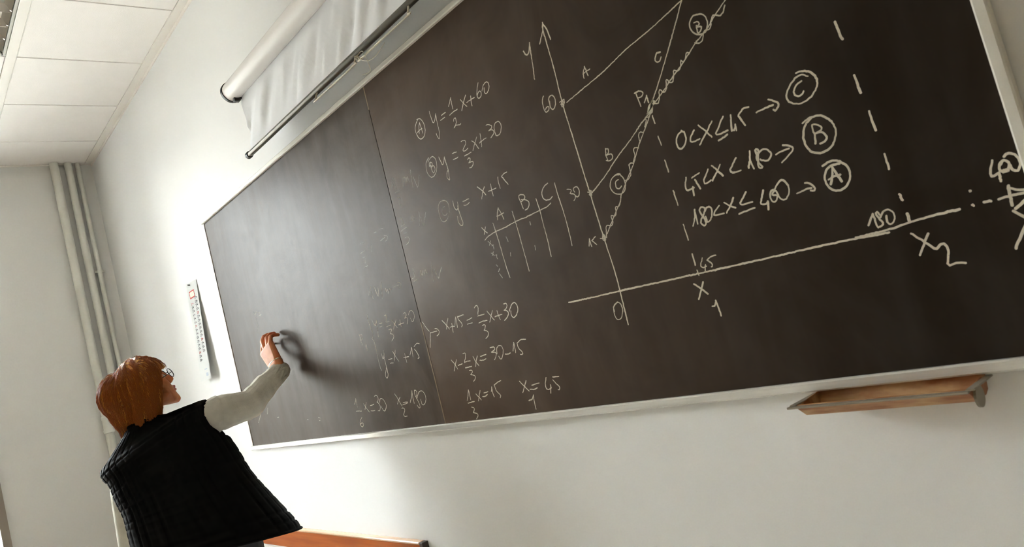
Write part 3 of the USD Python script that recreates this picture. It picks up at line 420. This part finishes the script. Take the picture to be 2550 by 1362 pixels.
obj('pull_cord', cat(tube(loop, .0011, 6), tube(spline([(hx, hy - .003, hz + .018), (hx + .05, hy - .004, hz - .02), (hx + .10, hy, hz - .028), (hx + .16, hy + .004, hz - .012)], 8), .0011, 6), tube(spline([(hx - .006, hy, hz + .02), (hx, hy - .005, hz + .012), (hx + .006, hy, hz + .006)], 5), .003, 8)), M['wire'], sc)

# wall calendar
ca = thing('wall_calendar', 'narrow white paper calendar with two columns of dates hanging beside the blackboard', 'calendar')
CX0, CX1, CZ0, CZ1 = 1.445, 1.645, 1.512, 2.062
def cal_pt(u, v, off=0.0):  # u across 0..1, v down 0..1
    y = .009 - .026 * v ** 1.5 - .008 * math.sin(math.pi * v) * (u - .3) - .006 * u * v
    return (CX0 + (CX1 - CX0) * u, y - off, CZ1 + (CZ0 - CZ1) * v - .012 * (1 - u) * 0)
nu, nv = 9, 26
V = np.array([cal_pt(i / (nu - 1), j / (nv - 1)) for j in range(nv) for i in range(nu)])
F = [[j * nu + i, j * nu + i + 1, (j + 1) * nu + i + 1] for j in range(nv - 1) for i in range(nu - 1)] + [[j * nu + i, (j + 1) * nu + i + 1, (j + 1) * nu + i] for j in range(nv - 1) for i in range(nu - 1)]
F = np.array(F)
obj('paper_sheet', trimesh.Trimesh(np.vstack([V, V + [0, .0015, 0]]), np.vstack([F, F[:, ::-1] + len(V)]), process=False), M['paper'], ca, smooth=60)
def on_sheet(mesh, u0, v0, off=.0008):
    v = np.array(mesh.vertices); W, L = CX1 - CX0, CZ1 - CZ0
    return trimesh.Trimesh(np.array([cal_pt(u0 + p[0] / W, v0 - p[1] / L, off) for p in v]), mesh.faces, process=False)
for d in range(1, 32):
    cidx, r = (0, d - 1) if d <= 16 else (1, d - 17)
    t = meshkit.text_mesh(str(d), .0135, .0002, bold=True); t.vertices[:, 0] *= 1.25
    u0, v0 = .22 + .42 * cidx, .225 + .0385 * r - .04 * cidx
    ln = trimesh.creation.box((.011, .007, .0002)); ln.apply_translation((.006, .006, 0))
    obj('date_number', cat(on_sheet(t, u0 + (.035 if d < 10 else 0), v0), on_sheet(ln, u0 + .165, v0)), M['red_ink' if d in (1, 7, 14, 21, 28) else 'ink'], ca, smooth=False)
def rect(w, h_, x, y):
    b = trimesh.creation.box((w, h_, .0002)); b = b.subdivide(); b.apply_translation((x, y, 0)); return b
obj('month_box', on_sheet(rect(.085, .036, .045, .018), .26, .155), M['yellow_ink'], ca, smooth=False)
obj('month_border', cat(*[on_sheet(r_, .26, .155, .0014) for r_ in (rect(.09, .006, .045, 0), rect(.09, .005, .045, .036), rect(.008, .036, .003, .018), rect(.008, .036, .087, .018))]), M['red_ink'], ca, smooth=False)
obj('printed_note', cat(on_sheet(rect(.04, .018, .02, .009), .62, .965), on_sheet(rect(.05, .006, .02, .003), .56, .90)), M['pale_ink'], ca, smooth=False)
obj('hanging_nail', tube([((CX0 + CX1) / 2 - .01, WY, 2.048), ((CX0 + CX1) / 2 - .01, -.004, 2.05)], .003, 10), M['dark_plastic'], ca)

# ------------------------------------------------------------------ the teacher
M['skin'] = mat('warm_skin', {'tc': ('texture_coordinate', {}), 'n': ('noise_texture', {'scale': 30.0, 'detail': 4.0}), 'r': ('rgb_ramp', {'ramp': [(.35, (.56, .20, .075)), (.65, (.66, .26, .105))]}),
    'p': ('principled_bsdf', {'roughness': .48, 'subsurface_weight': .15, 'subsurface_scale': .004, 'specular_ior_level': .45})},
    [('tc.object', 'n.vector'), ('n.fac', 'r.fac'), ('r.color', 'p.base_color')])
M['knit'] = mottled('greyish_cream_knit', (.64, .61, .53), (.72, .69, .60), 25, rough=.9, bump=.3, bscale=260, spec=.15)
M['vest'] = mottled('black_quilted_cloth', (.0016, .0015, .0014), (.003, .0027, .0025), 40, rough=.75, spec=.10)
M['hair'] = mat('ginger_hair', {'tc': ('texture_coordinate', {}), 'mp': ('mapping', {'scale': (60, 60, 6)}), 'n': ('noise_texture', {'scale': 1.0, 'detail': 3.0}), 'r': ('rgb_ramp', {'ramp': [(.3, (.32, .080, .007)), (.5, (.58, .205, .025)), (.72, (.82, .42, .10))]}),
    'p': ('principled_bsdf', {'roughness': .38, 'specular_ior_level': .5, 'specular_tint': (1.0, .8, .55)})},
    [('tc.object', 'mp.vector'), ('mp.vector', 'n.vector'), ('n.fac', 'r.fac'), ('r.color', 'p.base_color')])
M['strand'] = mat('ginger_strands', {'h': ('hair_info', {}), 'r': ('rgb_ramp', {'ramp': [(0.0, (.32, .075, .006)), (.45, (.64, .24, .032)), (1.0, (.92, .58, .19))]}), 'oi': ('math', {'math_type': 'fraction'}), 'ix': ('math', {'math_type': 'multiply', 'value2': .618}),
    'p': ('principled_bsdf', {'roughness': .35, 'specular_ior_level': .5, 'specular_tint': (1.0, .85, .6)})},
    [('h.index', 'ix.value1'), ('ix.value', 'oi.value1'), ('oi.value', 'r.fac'), ('r.color', 'p.base_color')])
M['trousers'] = plain('dark_grey_trousers', (.03, .03, .033), .85)
M['shoe'] = plain('black_shoe_leather', (.015, .013, .012), .35)
M['lens'] = mat('lens_glass', {'t': ('transparent_bsdf', {'color': (.93, .95, .96)}), 'g': ('glossy_bsdf', {'roughness': .02, 'color': (1, 1, 1)}), 'm': ('mix_closure', {'fac': .09})}, [('t.BSDF', 'm.closure1'), ('g.BSDF', 'm.closure2')], surface='m.closure')
M['glasses'] = plain('dark_glasses_wire', (.06, .055, .05), .3, .7)
M['eye'] = plain('eye_white', (.75, .72, .68), .2)
M['iris'] = plain('brown_iris', (.08, .04, .02), .2)
M['lip'] = plain('dark_lips', (.42, .10, .07), .45)
M['chalk_stick'] = plain('white_chalk_stick', (.85, .84, .80), .9)
M['silver'] = plain('silver_metal', (.85, .85, .83), .15, 1.0)

def ball(c, r, n=20):
    s = m3.Manifold.sphere(1.0, n); r = np.broadcast_to(r, 3)
    return s.scale([float(v) for v in r]).translate([float(v) for v in c])
def chain(js, n=18):
    bs = [ball(np.array(c), r, n) for c, r in js]
    return m3.Manifold.batch_boolean([m3.Manifold.batch_hull([a, b]) for a, b in zip(bs, bs[1:])] if len(bs) > 1 else bs, m3.OpType.Add)
def union(ms): return m3.Manifold.batch_boolean(ms, m3.OpType.Add)
def soften(mf, edge, it):
    t = man(mf.refine_to_length(edge)); t.merge_vertices()
    trimesh.smoothing.filter_taubin(t, lamb=.5, nu=.53, iterations=it); return t
def unit(a): a = np.asarray(a, float); return a / np.linalg.norm(a)

te = thing('person', 'woman with short ginger hair in a black quilted vest writing on the blackboard', 'person')
HC = np.array([2.560, -.588, 1.488])
NB = np.array([2.572, -.598, 1.325])
SR, SL = np.array([2.668, -.468, 1.322]), np.array([2.522, -.703, 1.205])
ER, WR = np.array([2.684, -.240, 1.340]), np.array([2.650, -.062, 1.440])
EL, WL = np.array([2.535, -.722, .925]), np.array([2.455, -.640, .735])
HIP = np.array([2.700, -.520, .880])
hr, hf = unit([.62, .78, 0]), unit([-.78, .62, 0])
HR, HL = HIP + hr * .09, HIP - hr * .09
KR, KL = np.array([2.775, -.430, .48]), np.array([2.635, -.600, .48])
AR, AL = np.array([2.815, -.440, .085]), np.array([2.660, -.635, .085])

def hand(w, h, n, curl, thumb_in, k_=1.0):
    """A right hand: w wrist, h from wrist to knuckles, n out of the back of the hand."""
    h = unit(h); n = unit(n - h * (np.dot(n, h))); s = np.cross(n, h)
    out = [m3.Manifold.batch_hull([ball(w + s * a + n * b, r, 14) for a, b, r in ((.017, 0, .017), (-.017, 0, .017))] + [ball(w + h * .085 + s * a - n * .004, r, 14) for a, r in ((.031, .0125), (.011, .0130), (-.011, .0125), (-.030, .0115))]),
           m3.Manifold.batch_hull([ball(w + s * .018 + h * .012 - n * .008, .016, 14), ball(w + s * .033 + h * .052 - n * .010, .015, 14), ball(w + h * .04 - n * .007, .012, 14)])]
    tips = []
    for a, ln, r, dc in ((.031, (.041, .025, .020), .0088, .20), (.010, (.045, .028, .021), .0090, 0), (-.011, (.041, .026, .020), .0086, .12), (-.030, (.033, .020, .018), .0078, .25)):
        p = w + h * .087 + s * a - n * .003; js = [(p, r * 1.18)]; ang = 0
        for k, l in enumerate(ln):
            ang += curl[k] + (dc if k < 2 or a > .02 else 0)
            p = p + (h * math.cos(ang) - n * math.sin(ang) + s * (.08 if a > 0 else -.06) * (1 if k == 0 else 0) + (s * -.10 if a > .02 else 0)) * l
            js.append((p, r * (1.0, .94, .80)[k]))
        out.append(chain(js, 14)); tips.append(p)
    b = w + s * .030 + h * .030 - n * .010
    t1 = b + unit(s * .55 + h * .75 - n * .35) * .042; t2 = t1 + unit(tips[0] + thumb_in - t1) * .036; t3 = t2 + unit(tips[0] + thumb_in - t2) * min(.027, np.linalg.norm(tips[0] + thumb_in - t2))
    out.append(chain([(b, .0145), (t1, .0118), (t2, .0105), (t3, .0088)], 14))
    sc = lambda q: w + (q - w) * k_
    return union(out).translate([float(-q) for q in w]).scale([k_] * 3).translate([float(q) for q in w]), sc(tips[0]), sc(t3), [sc(q) for q in tips]

hN = unit([.25, -.96, .06])
handR, tipI, tipT, tipsR = hand(WR + np.array([-.008, -.010, .020]), np.array([-.47, -.10, .88]), hN, (.26, .50, .45), np.array([-.004, .004, -.012]), 1.16)
handL0, _, _, _ = hand(np.zeros(3), np.array([0, 0, -1.0]), np.array([0, -1.0, 0]), (.25, .4, .3), np.array([.002, 0, .01]))
mirror_m = handL0.mirror([1, 0, 0])                                  # a left hand
zz = unit(WL - EL); xx = unit(np.cross(hf, zz)); yy = np.cross(zz, xx)
Rm = np.stack([xx, yy, -zz], 1)
if np.linalg.det(Rm) < 0: Rm[:, 0] *= -1
handL = mirror_m.transform(np.hstack([Rm, (WL + zz * .02)[:, None]]).tolist())

PT, YW = math.radians(22), math.radians(9)
HEAD = np.array([[math.cos(YW), -math.sin(YW), 0], [math.sin(YW), math.cos(YW), 0], [0, 0, 1]]) @ np.array([[1, 0, 0], [0, math.cos(PT), -math.sin(PT)], [0, math.sin(PT), math.cos(PT)]])
def rel(x, y, z): return HC + HEAD @ np.array([x, y, z])
skull = m3.Manifold.batch_hull([ball(HC + np.array([0, -.020, .018]), (.072, .084, .080), 28), ball(rel(0, .030, .010), (.066, .062, .070), 24)])
face = [skull,
        m3.Manifold.batch_hull([ball(rel(0, .040, .02), (.062, .048, .06)), ball(rel(.044, .060, -.022), .026), ball(rel(-.044, .060, -.022), .026), ball(rel(.022, .078, -.082), .018), ball(rel(-.022, .078, -.082), .018)]),
        m3.Manifold.batch_hull([ball(rel(0, .092, -.100), (.019, .017, .017)), ball(rel(.047, .015, -.066), .017), ball(rel(-.047, .015, -.066), .017), ball(rel(.027, .070, -.055), .023), ball(rel(-.027, .070, -.055), .023)]),
        m3.Manifold.batch_hull([ball(rel(.030, .078, .034), .016), ball(rel(-.030, .078, .034), .016), ball(rel(0, .084, .030), .016)]),
        m3.Manifold.batch_hull([ball(rel(0, .096, .022), .009), ball(rel(0, .118, -.022), .0105), ball(rel(.013, .104, -.026), .009), ball(rel(-.013, .104, -.026), .009)]),
        m3.Manifold.batch_hull([ball(rel(0, .102, -.052), .010), ball(rel(.020, .092, -.054), .008), ball(rel(-.020, .092, -.054), .008)]),
        m3.Manifold.batch_hull([ball(rel(0, .101, -.066), .010), ball(rel(.017, .092, -.066), .008), ball(rel(-.017, .092, -.066), .008)]),
        m3.Manifold.batch_hull([ball(rel(.072, -.012, .008), (.010, .014, .026)), ball(rel(.076, -.016, -.010), (.008, .012, .016))]),
        m3.Manifold.batch_hull([ball(rel(-.072, -.012, .008), (.010, .014, .026)), ball(rel(-.076, -.016, -.010), (.008, .012, .016))])]
neck = chain([(rel(0, -.018, -.050), .056), (NB + [0, 0, .02], .054), (NB - [0, 0, .05], .058)])
torso = [m3.Manifold.batch_hull([ball(SR - [0, 0, .02], .040), ball(SL - [0, 0, .015], .036), ball(NB - [0, 0, .06], .056), ball((SR + SL) / 2 + [.02, .01, -.16] + hr * .07, .095), ball((SR + SL) / 2 + [.02, .01, -.16] - hr * .07, .095)]),
         m3.Manifold.batch_hull([ball((SR + SL) / 2 + [.02, .01, -.16] + hr * .07, .095), ball((SR + SL) / 2 + [.02, .01, -.16] - hr * .07, .095), ball(HIP + hr * .08, .11), ball(HIP - hr * .08, .11)])]
legs = [chain([(HR, .105), (KR, .062), (AR + [0, 0, .06], .042), (AR, .040)]), chain([(HL, .105), (KL, .062), (AL + [0, 0, .06], .042), (AL, .040)]),
        m3.Manifold.batch_hull([ball(AR - [0, 0, .045], .032), ball(AR - [0, 0, .052] + hf * .14, (.034, .034, .022))]), m3.Manifold.batch_hull([ball(AL - [0, 0, .045], .032), ball(AL - [0, 0, .052] + hf * .14, (.034, .034, .022))])]
arms = [chain([(SR, .044), (ER, .043), (WR - unit(WR - ER) * .01, .0255), (WR + np.array([-.010, -.010, .022]), .0195)]), chain([(SL, .040), (EL, .040), (WL, .027), (WL + zz * .022, .024)])]
body = soften(union(face + [neck] + torso + legs + arms + [handR, handL]), .0058, 6)
obj('body', body, M['skin'], te, smooth=True)
for sx in (-1, 1):
    e = obj('eye', man(ball(rel(sx * .031, .0815, .008), (.0125, .0125, .0095), 24)), M['eye'], te, smooth=True)
    obj('iris', man(ball(rel(sx * .031, .0905, .008), (.0058, .0045, .0058), 20)), M['iris'], e, smooth=True)
    obj('eyebrow', tube(spline([rel(sx * .014, .099, .032), rel(sx * .030, .097, .040), rel(sx * .048, .083, .034)], 5), .0032, 8), M['hair'], te)
obj('lips', man(union([chain([(rel(-.020, .099, -.056), .004), (rel(-.006, .110, -.053), .0055), (rel(0, .110, -.055), .005), (rel(.006, .110, -.053), .0055), (rel(.020, .099, -.056), .004)], 12), chain([(rel(-.018, .098, -.063), .004), (rel(0, .109, -.066), .0065), (rel(.018, .098, -.063), .004)], 12)])), M['lip'], te)

# sweater, trousers, shoes
swt = union([chain([(SR + [0, 0, -.01], .052), (SR + (ER - SR) * .26 + [.004, 0, -.008], .072), (SR + (ER - SR) * .5, .071), (ER + [0, 0, -.008], .062), (ER + (WR - ER) * .5, .050), (WR - (WR - ER) * .02, .040)]),
             chain([(SL, .050), (SL + (EL - SL) * .4, .052), (EL, .049), (EL + (WL - EL) * .5, .043), (WL - zz * .01, .037)]),
             m3.Manifold.batch_hull([ball(SR - [0, 0, .02], .045), ball(SL - [0, 0, .015], .040), ball(NB - [0, 0, .065], .060), ball((SR + SL) / 2 + [.02, .01, -.16] + hr * .07, .102), ball((SR + SL) / 2 + [.02, .01, -.16] - hr * .07, .102)]),
             m3.Manifold.batch_hull([ball((SR + SL) / 2 + [.02, .01, -.16] + hr * .07, .102), ball((SR + SL) / 2 + [.02, .01, -.16] - hr * .07, .102), ball(HIP + hr * .08 + [0, 0, -.02], .118), ball(HIP - hr * .08 + [0, 0, -.02], .118)])])
st_ = soften(swt, .009, 6)
v = np.array(st_.vertices); nrm = np.array(st_.vertex_normals)
ax = unit(ER - SR); al = (v - SR) @ ax
near = np.linalg.norm(v - (SR + np.clip(al, 0, .26)[:, None] * ax), axis=1) < .11
fold = (meshkit.fbm(np.stack([al * 26 + v[:, 2] * 7, v[:, 2] * 6, v[:, 0] * 6], 1), 3, 9) - .5) * .016 * near * np.clip((al + .05) * 8, 0, 1)
fold = fold - .006 * np.exp(-((al - .115 - .15 * (v[:, 2] - 1.34)) / .006) ** 2) * near
al2 = (v - WR) @ unit(WR - ER)
fold = fold + .0022 * np.sin(al2 * 900) * ((al2 > -.05) & (np.linalg.norm(v - WR, axis=1) < .085))
st_.vertices = v + nrm * fold[:, None]
obj('sweater', st_, M['knit'], te, smooth=True)
obj('trousers', soften(union([chain([(HR, .118), (KR, .078), (AR + [0, 0, .03], .068)]), chain([(HL, .118), (KL, .078), (AL + [0, 0, .03], .068)]), m3.Manifold.batch_hull([ball(HIP + hr * .08, .120), ball(HIP - hr * .08, .120)])]), .012, 5), M['trousers'], te, smooth=True)
for a in (AR, AL):
    a0 = np.array([a[0], a[1], 0])
    obj('shoe', cat(soften(m3.Manifold.batch_hull([ball(a0 + [0, 0, .045], (.040, .040, .042)), ball(a0 - hf * .03 + [0, 0, .03], .028), ball(a0 + hf * .15 + [0, 0, .028], (.040, .040, .024)), ball(a0 + hf * .19 + [0, 0, .022], (.026, .026, .018))]), .01, 4),
                    man(m3.Manifold.batch_hull([m3.Manifold.cylinder(.012, .038, .038, 20).translate([float(q) for q in a0 - hf * .02]), m3.Manifold.cylinder(.012, .040, .040, 20).translate([float(q) for q in a0 + hf * .155])]))), M['shoe'], te)

# quilted vest: rings from the flared hem to the collar
RG = [  # t, centre, half width, half depth, right vector, superellipse power
    (0.00, (2.748, -.484, .842), .302, .165, (.64, .77, -.03), 2.2), (.05, (2.742, -.487, .862), .296, .164, (.64, .77, -.02), 2.2),
    (.22, (2.704, -.508, .965), .262, .156, (.62, .78, .04), 2.2), (.42, (2.664, -.532, 1.075), .232, .146, (.58, .79, .14), 2.2),
    (.58, (2.632, -.552, 1.165), .224, .136, (.52, .80, .27), 2.3), (.72, (2.606, -.568, 1.235), .214, .124, (.47, .80, .36), 2.5),
    (.82, (2.589, -.579, 1.285), .224, .098, (.455, .80, .395), 2.6), (.86, (2.584, -.582, 1.302), .222, .082, (.455, .80, .395), 2.4),
    (.905, (2.579, -.586, 1.326), .160, .076, (.47, .80, .36), 2.2), (.955, (2.575, -.590, 1.347), .100, .074, (.52, .80, .25), 2.1), (1.0, (2.572, -.594, 1.362), .078, .070, (.56, .81, .12), 2.0)]
NU, NV = 220, 96
tv = np.array([r[0] for r in RG])
tt = np.linspace(0, 1, NV)
from scipy.interpolate import PchipInterpolator
Cc = PchipInterpolator(tv, np.array([r[1] for r in RG]))(tt); Aa = PchipInterpolator(tv, np.array([r[2] for r in RG]))(tt); Bb = PchipInterpolator(tv, np.array([r[3] for r in RG]))(tt)
Rr = PchipInterpolator(tv, np.array([r[4] for r in RG]))(tt); Pw = PchipInterpolator(tv, np.array([r[5] for r in RG]))(tt)
th = np.linspace(0, 2 * math.pi, NU, endpoint=False)
VV = np.zeros((NV, NU, 3)); UP = unit(Cc[60] - Cc[0])
for j in range(NV):
    R_ = unit(Rr[j]); F_ = unit(np.cross(UP, R_))
    c, s = np.cos(th), np.sin(th)
    e = 2 / Pw[j]
    x = np.sign(c) * np.abs(c) ** e * Aa[j]; y = np.sign(s) * np.abs(s) ** e * Bb[j]
    VV[j] = Cc[j] + x[:, None] * R_ + y[:, None] * F_
arc = np.cumsum(np.linalg.norm(np.diff(VV[45], axis=0, append=VV[45][:1]), axis=1))
hgt = np.r_[0, np.cumsum(np.linalg.norm(np.diff(VV.mean(1), axis=0), axis=1))]
ga, gh = np.meshgrid(arc, hgt)
q = np.minimum(np.abs(np.sin(ga * math.pi / .034)), np.abs(np.sin(gh * math.pi / .034)))
puff = .0042 * np.minimum(1, q * 2.2) ** .6 + .010 * (meshkit.fbm(np.stack([ga * 7, gh * 5, 0 * ga], -1), 3, 5) - .5)
edge = np.clip(np.minimum(gh, hgt[-1] - gh) / .02, 0, 1)
def grid_mesh(V):
    nv, nu = V.shape[:2]; F = []
    idx = np.arange(nv * nu).reshape(nv, nu); nx = np.roll(idx, -1, 1)
    F = np.concatenate([np.stack([idx[:-1], nx[:-1], nx[1:]], -1).reshape(-1, 3), np.stack([idx[:-1], nx[1:], idx[1:]], -1).reshape(-1, 3)])
    return trimesh.Trimesh(V.reshape(-1, 3), F, process=False)
base = grid_mesh(VV); N = np.array(base.vertex_normals).reshape(NV, NU, 3)
if ((VV[40, 0] - Cc[40]) @ N[40, 0]) < 0: N = -N
OUT = VV + N * (puff * edge + .002)[..., None]; INN = VV - N * .004
shell = np.concatenate([OUT, INN[::-1], OUT[:1]], 0)
vm = grid_mesh(shell); vm.merge_vertices(); vm.fix_normals()
vman = tm2man(vm); ja = int(.70 * (NV - 1)); Ra = unit(Rr[ja]); Fa = unit(np.cross(UP, Ra)); Ua = np.cross(Ra, Fa)
for sd in (1, -1):
    o = Cc[ja] + sd * Ra * (Aa[ja] - .035) + (Fa * .008)
    cyl = m3.Manifold.cylinder(.2, 1.0, 1.0, 48).scale([.062, .080, 1.0])
    vman = vman - cyl.transform(np.hstack([np.stack([Fa, Ua, sd * Ra], 1) if sd > 0 else np.stack([-Fa, Ua, -Ra], 1), o[:, None]]).tolist())
vm = man(vman)
vest = obj('vest', vm, M['vest'], te, smooth=55)
obj('collar_band', tube(np.vstack([OUT[-1], OUT[-1][:1]]) - [0, 0, .002], .006, 10), M['vest'], vest)
obj('hem_band', tube(np.vstack([OUT[0], OUT[0][:1]]) + [0, 0, .003], .005, 10), M['vest'], vest)

# hair: a bobbed mass of locks with loose strands on it
hb = union([ball((2.567, -.583, 1.509), (.098, .104, .114), 36), ball((2.526, -.655, 1.488), (.088, .082, .090), 32),
            m3.Manifold.batch_hull([ball((2.540, -.645, 1.47), .078), ball((2.553, -.645, 1.394), .052), ball((2.556, -.648, 1.332), .022)]),
            m3.Manifold.batch_hull([ball((2.618, -.580, 1.50), .058), ball((2.626, -.572, 1.430), .040), ball((2.606, -.612, 1.385), .042)]),
            m3.Manifold.batch_hull([ball((2.502, -.580, 1.50), .058), ball((2.498, -.572, 1.430), .038), ball((2.512, -.612, 1.385), .042)]),
            m3.Manifold.batch_hull([ball((2.600, -.612, 1.400), .045), ball((2.550, -.655, 1.350), .030), ball((2.54, -.63, 1.42), .06)])])
face_cut = m3.Manifold.hull_points(np.array([HC + np.array([x, y, z]) for x in (-.16, .16) for y, z in ((.046, .036), (.062, .060), (.20, .110), (.20, -.20), (.020, -.20), (.030, -.06))]))
face_cut = face_cut + ball((2.544, -.640, 1.632), (.08, .014, .020), 24)
hm = soften(hb - face_cut, .006, 10)
hv = np.array(hm.vertices); hn = np.array(hm.vertex_normals)
CROWN = np.array([2.535, -.625, 1.60])
def flow(p, n):
    d = p - CROWN; d = d / (np.linalg.norm(d, axis=1, keepdims=True) + 1e-9)
    w = np.clip((1.60 - p[:, 2:3]) / .12, 0, 1)
    g = d * (1 - w) + np.array([0, 0, -1.0]) * w + d * .15
    g = g - n * (g * n).sum(1, keepdims=True)
    return g / (np.linalg.norm(g, axis=1, keepdims=True) + 1e-9)
az = np.arctan2(hv[:, 1] - CROWN[1] - .02, hv[:, 0] - CROWN[0])
lock = meshkit.fbm(np.stack([np.cos(az) * 7, np.sin(az) * 7, hv[:, 2] * 5], 1), 4, 2) - .5
fine = meshkit.noise(np.stack([np.cos(az) * 34, np.sin(az) * 34, hv[:, 2] * 8], 1), 8) - .5
hm.vertices = hv + hn * (lock * .026 + fine * .008)[:, None]
hair = obj('hair', hm, M['hair'], te, smooth=True)
hv = np.array(hm.vertices); hn = np.array(hm.vertex_normals); kd = cKDTree(hv)
rg = np.random.default_rng(11)
okv = np.nonzero(np.linalg.norm(hv - CROWN, axis=1) > .014)[0]; pick = rg.choice(okv, 7500); P = hv[pick] + rg.normal(0, .002, (len(pick), 3)); lines = [P]
lift = rg.uniform(.0005, .0045, (len(pick), 1)); wob = rg.normal(0, .25, (len(pick), 3))
cur = P.copy(); NS = 11
for s in range(NS):
    _, i = kd.query(cur); n = hn[i]
    f = flow(cur, n) + wob * .35; f /= np.linalg.norm(f, axis=1, keepdims=True)
    cur = cur + f * .0085
    dd = ((cur - hv[i]) * n).sum(1, keepdims=True)
    cur = cur + n * (lift - dd) * .5
    lines.append(cur.copy())
L = np.stack(lines[1:], 1)
dk, ik = kd.query(L.reshape(-1, 3)); off = np.abs(((L.reshape(-1, 3) - hv[ik]) * hn[ik]).sum(1)).reshape(L.shape[:2]).max(1)
turn = (np.diff(L, axis=1)[:, 1:] * np.diff(L, axis=1)[:, :-1]).sum(2) / .0085 ** 2
L = L[(dk.reshape(L.shape[:2]).max(1) < .008) & (off < .007) & (turn.min(1) > .45) & (L[:, -1, 2] < L[:, 0, 2] + .004)]
bc = UsdGeom.BasisCurves.Define(stage, path_of('hair_strands', hair))
bc.CreateTypeAttr('linear')
bc.CreateCurveVertexCountsAttr(Vt.IntArray([L.shape[1]] * len(L)))
bc.CreatePointsAttr(Vt.Vec3fArray.FromNumpy(L.reshape(-1, 3).astype(np.float32)))
bc.CreateWidthsAttr(Vt.FloatArray.FromNumpy(np.tile(np.linspace(.0016, .0006, L.shape[1]), len(L)).astype(np.float32)))
bc.SetWidthsInterpolation('vertex')
UsdShade.MaterialBindingAPI.Apply(bc.GetPrim()).Bind(M['strand'])
tag(bc, kind='stuff')

# glasses and bracelet
gl = UsdGeom.Xform.Define(stage, path_of('glasses', te)).GetPrim()
aa = np.linspace(0, 2 * math.pi, 33)
for sx in (-1, 1):
    ring = np.array([rel(sx * (.034 + .0245 * math.cos(a)), .120 - .12 * abs(.034 + .0245 * math.cos(a)), .004 + .019 * math.sin(a)) for a in aa])
    obj('rim', tube(ring, .0016, 8), M['glasses'], gl)
    c0 = ring.mean(0); lv = np.vstack([ring[:-1], c0]); lf = np.array([[k, (k + 1) % 32, 32] for k in range(32)])
    obj('lens', trimesh.Trimesh(lv, lf, process=False), M['lens'], gl, smooth=False)
    obj('temple_arm', tube(spline([rel(sx * .0585, .112, .008), rel(sx * .070, .095, .008), rel(sx * .080, .02, .010), rel(sx * .082, -.02, .004), rel(sx * .080, -.034, -.012)], 6), .0015, 8), M['glasses'], gl)
obj('bridge', tube(spline([rel(-.010, .117, .006), rel(0, .121, .009), rel(.010, .117, .006)], 5), .0014, 8), M['glasses'], gl)
wd = unit(np.array([-.47, -.10, .88])); wn = unit(hN - wd * np.dot(hN, wd)); ws = np.cross(wn, wd)
bp = WR + np.array([-.008, -.010, .020]) + wd * .014
obj('bracelet', tube(bp + .0425 * np.cos(aa)[:, None] * ws + .0245 * np.sin(aa)[:, None] * wn + wd * .006 * np.sin(aa)[:, None], .0022, 8), M['silver'], te)

# the piece of chalk in her fingers
mid = (tipI + tipT) / 2
tipc = np.array([mid[0] - .020, -.0012, mid[2] + .006]); bk = mid + unit(mid - tipc) * .028
tag(obj('chalk_stick', tube([tipc, tipc + (bk - tipc) * .04, bk], [.0030, .0045, .0045], 16), M['chalk_stick']), 'short white stick of chalk held against the blackboard by the woman', 'chalk')
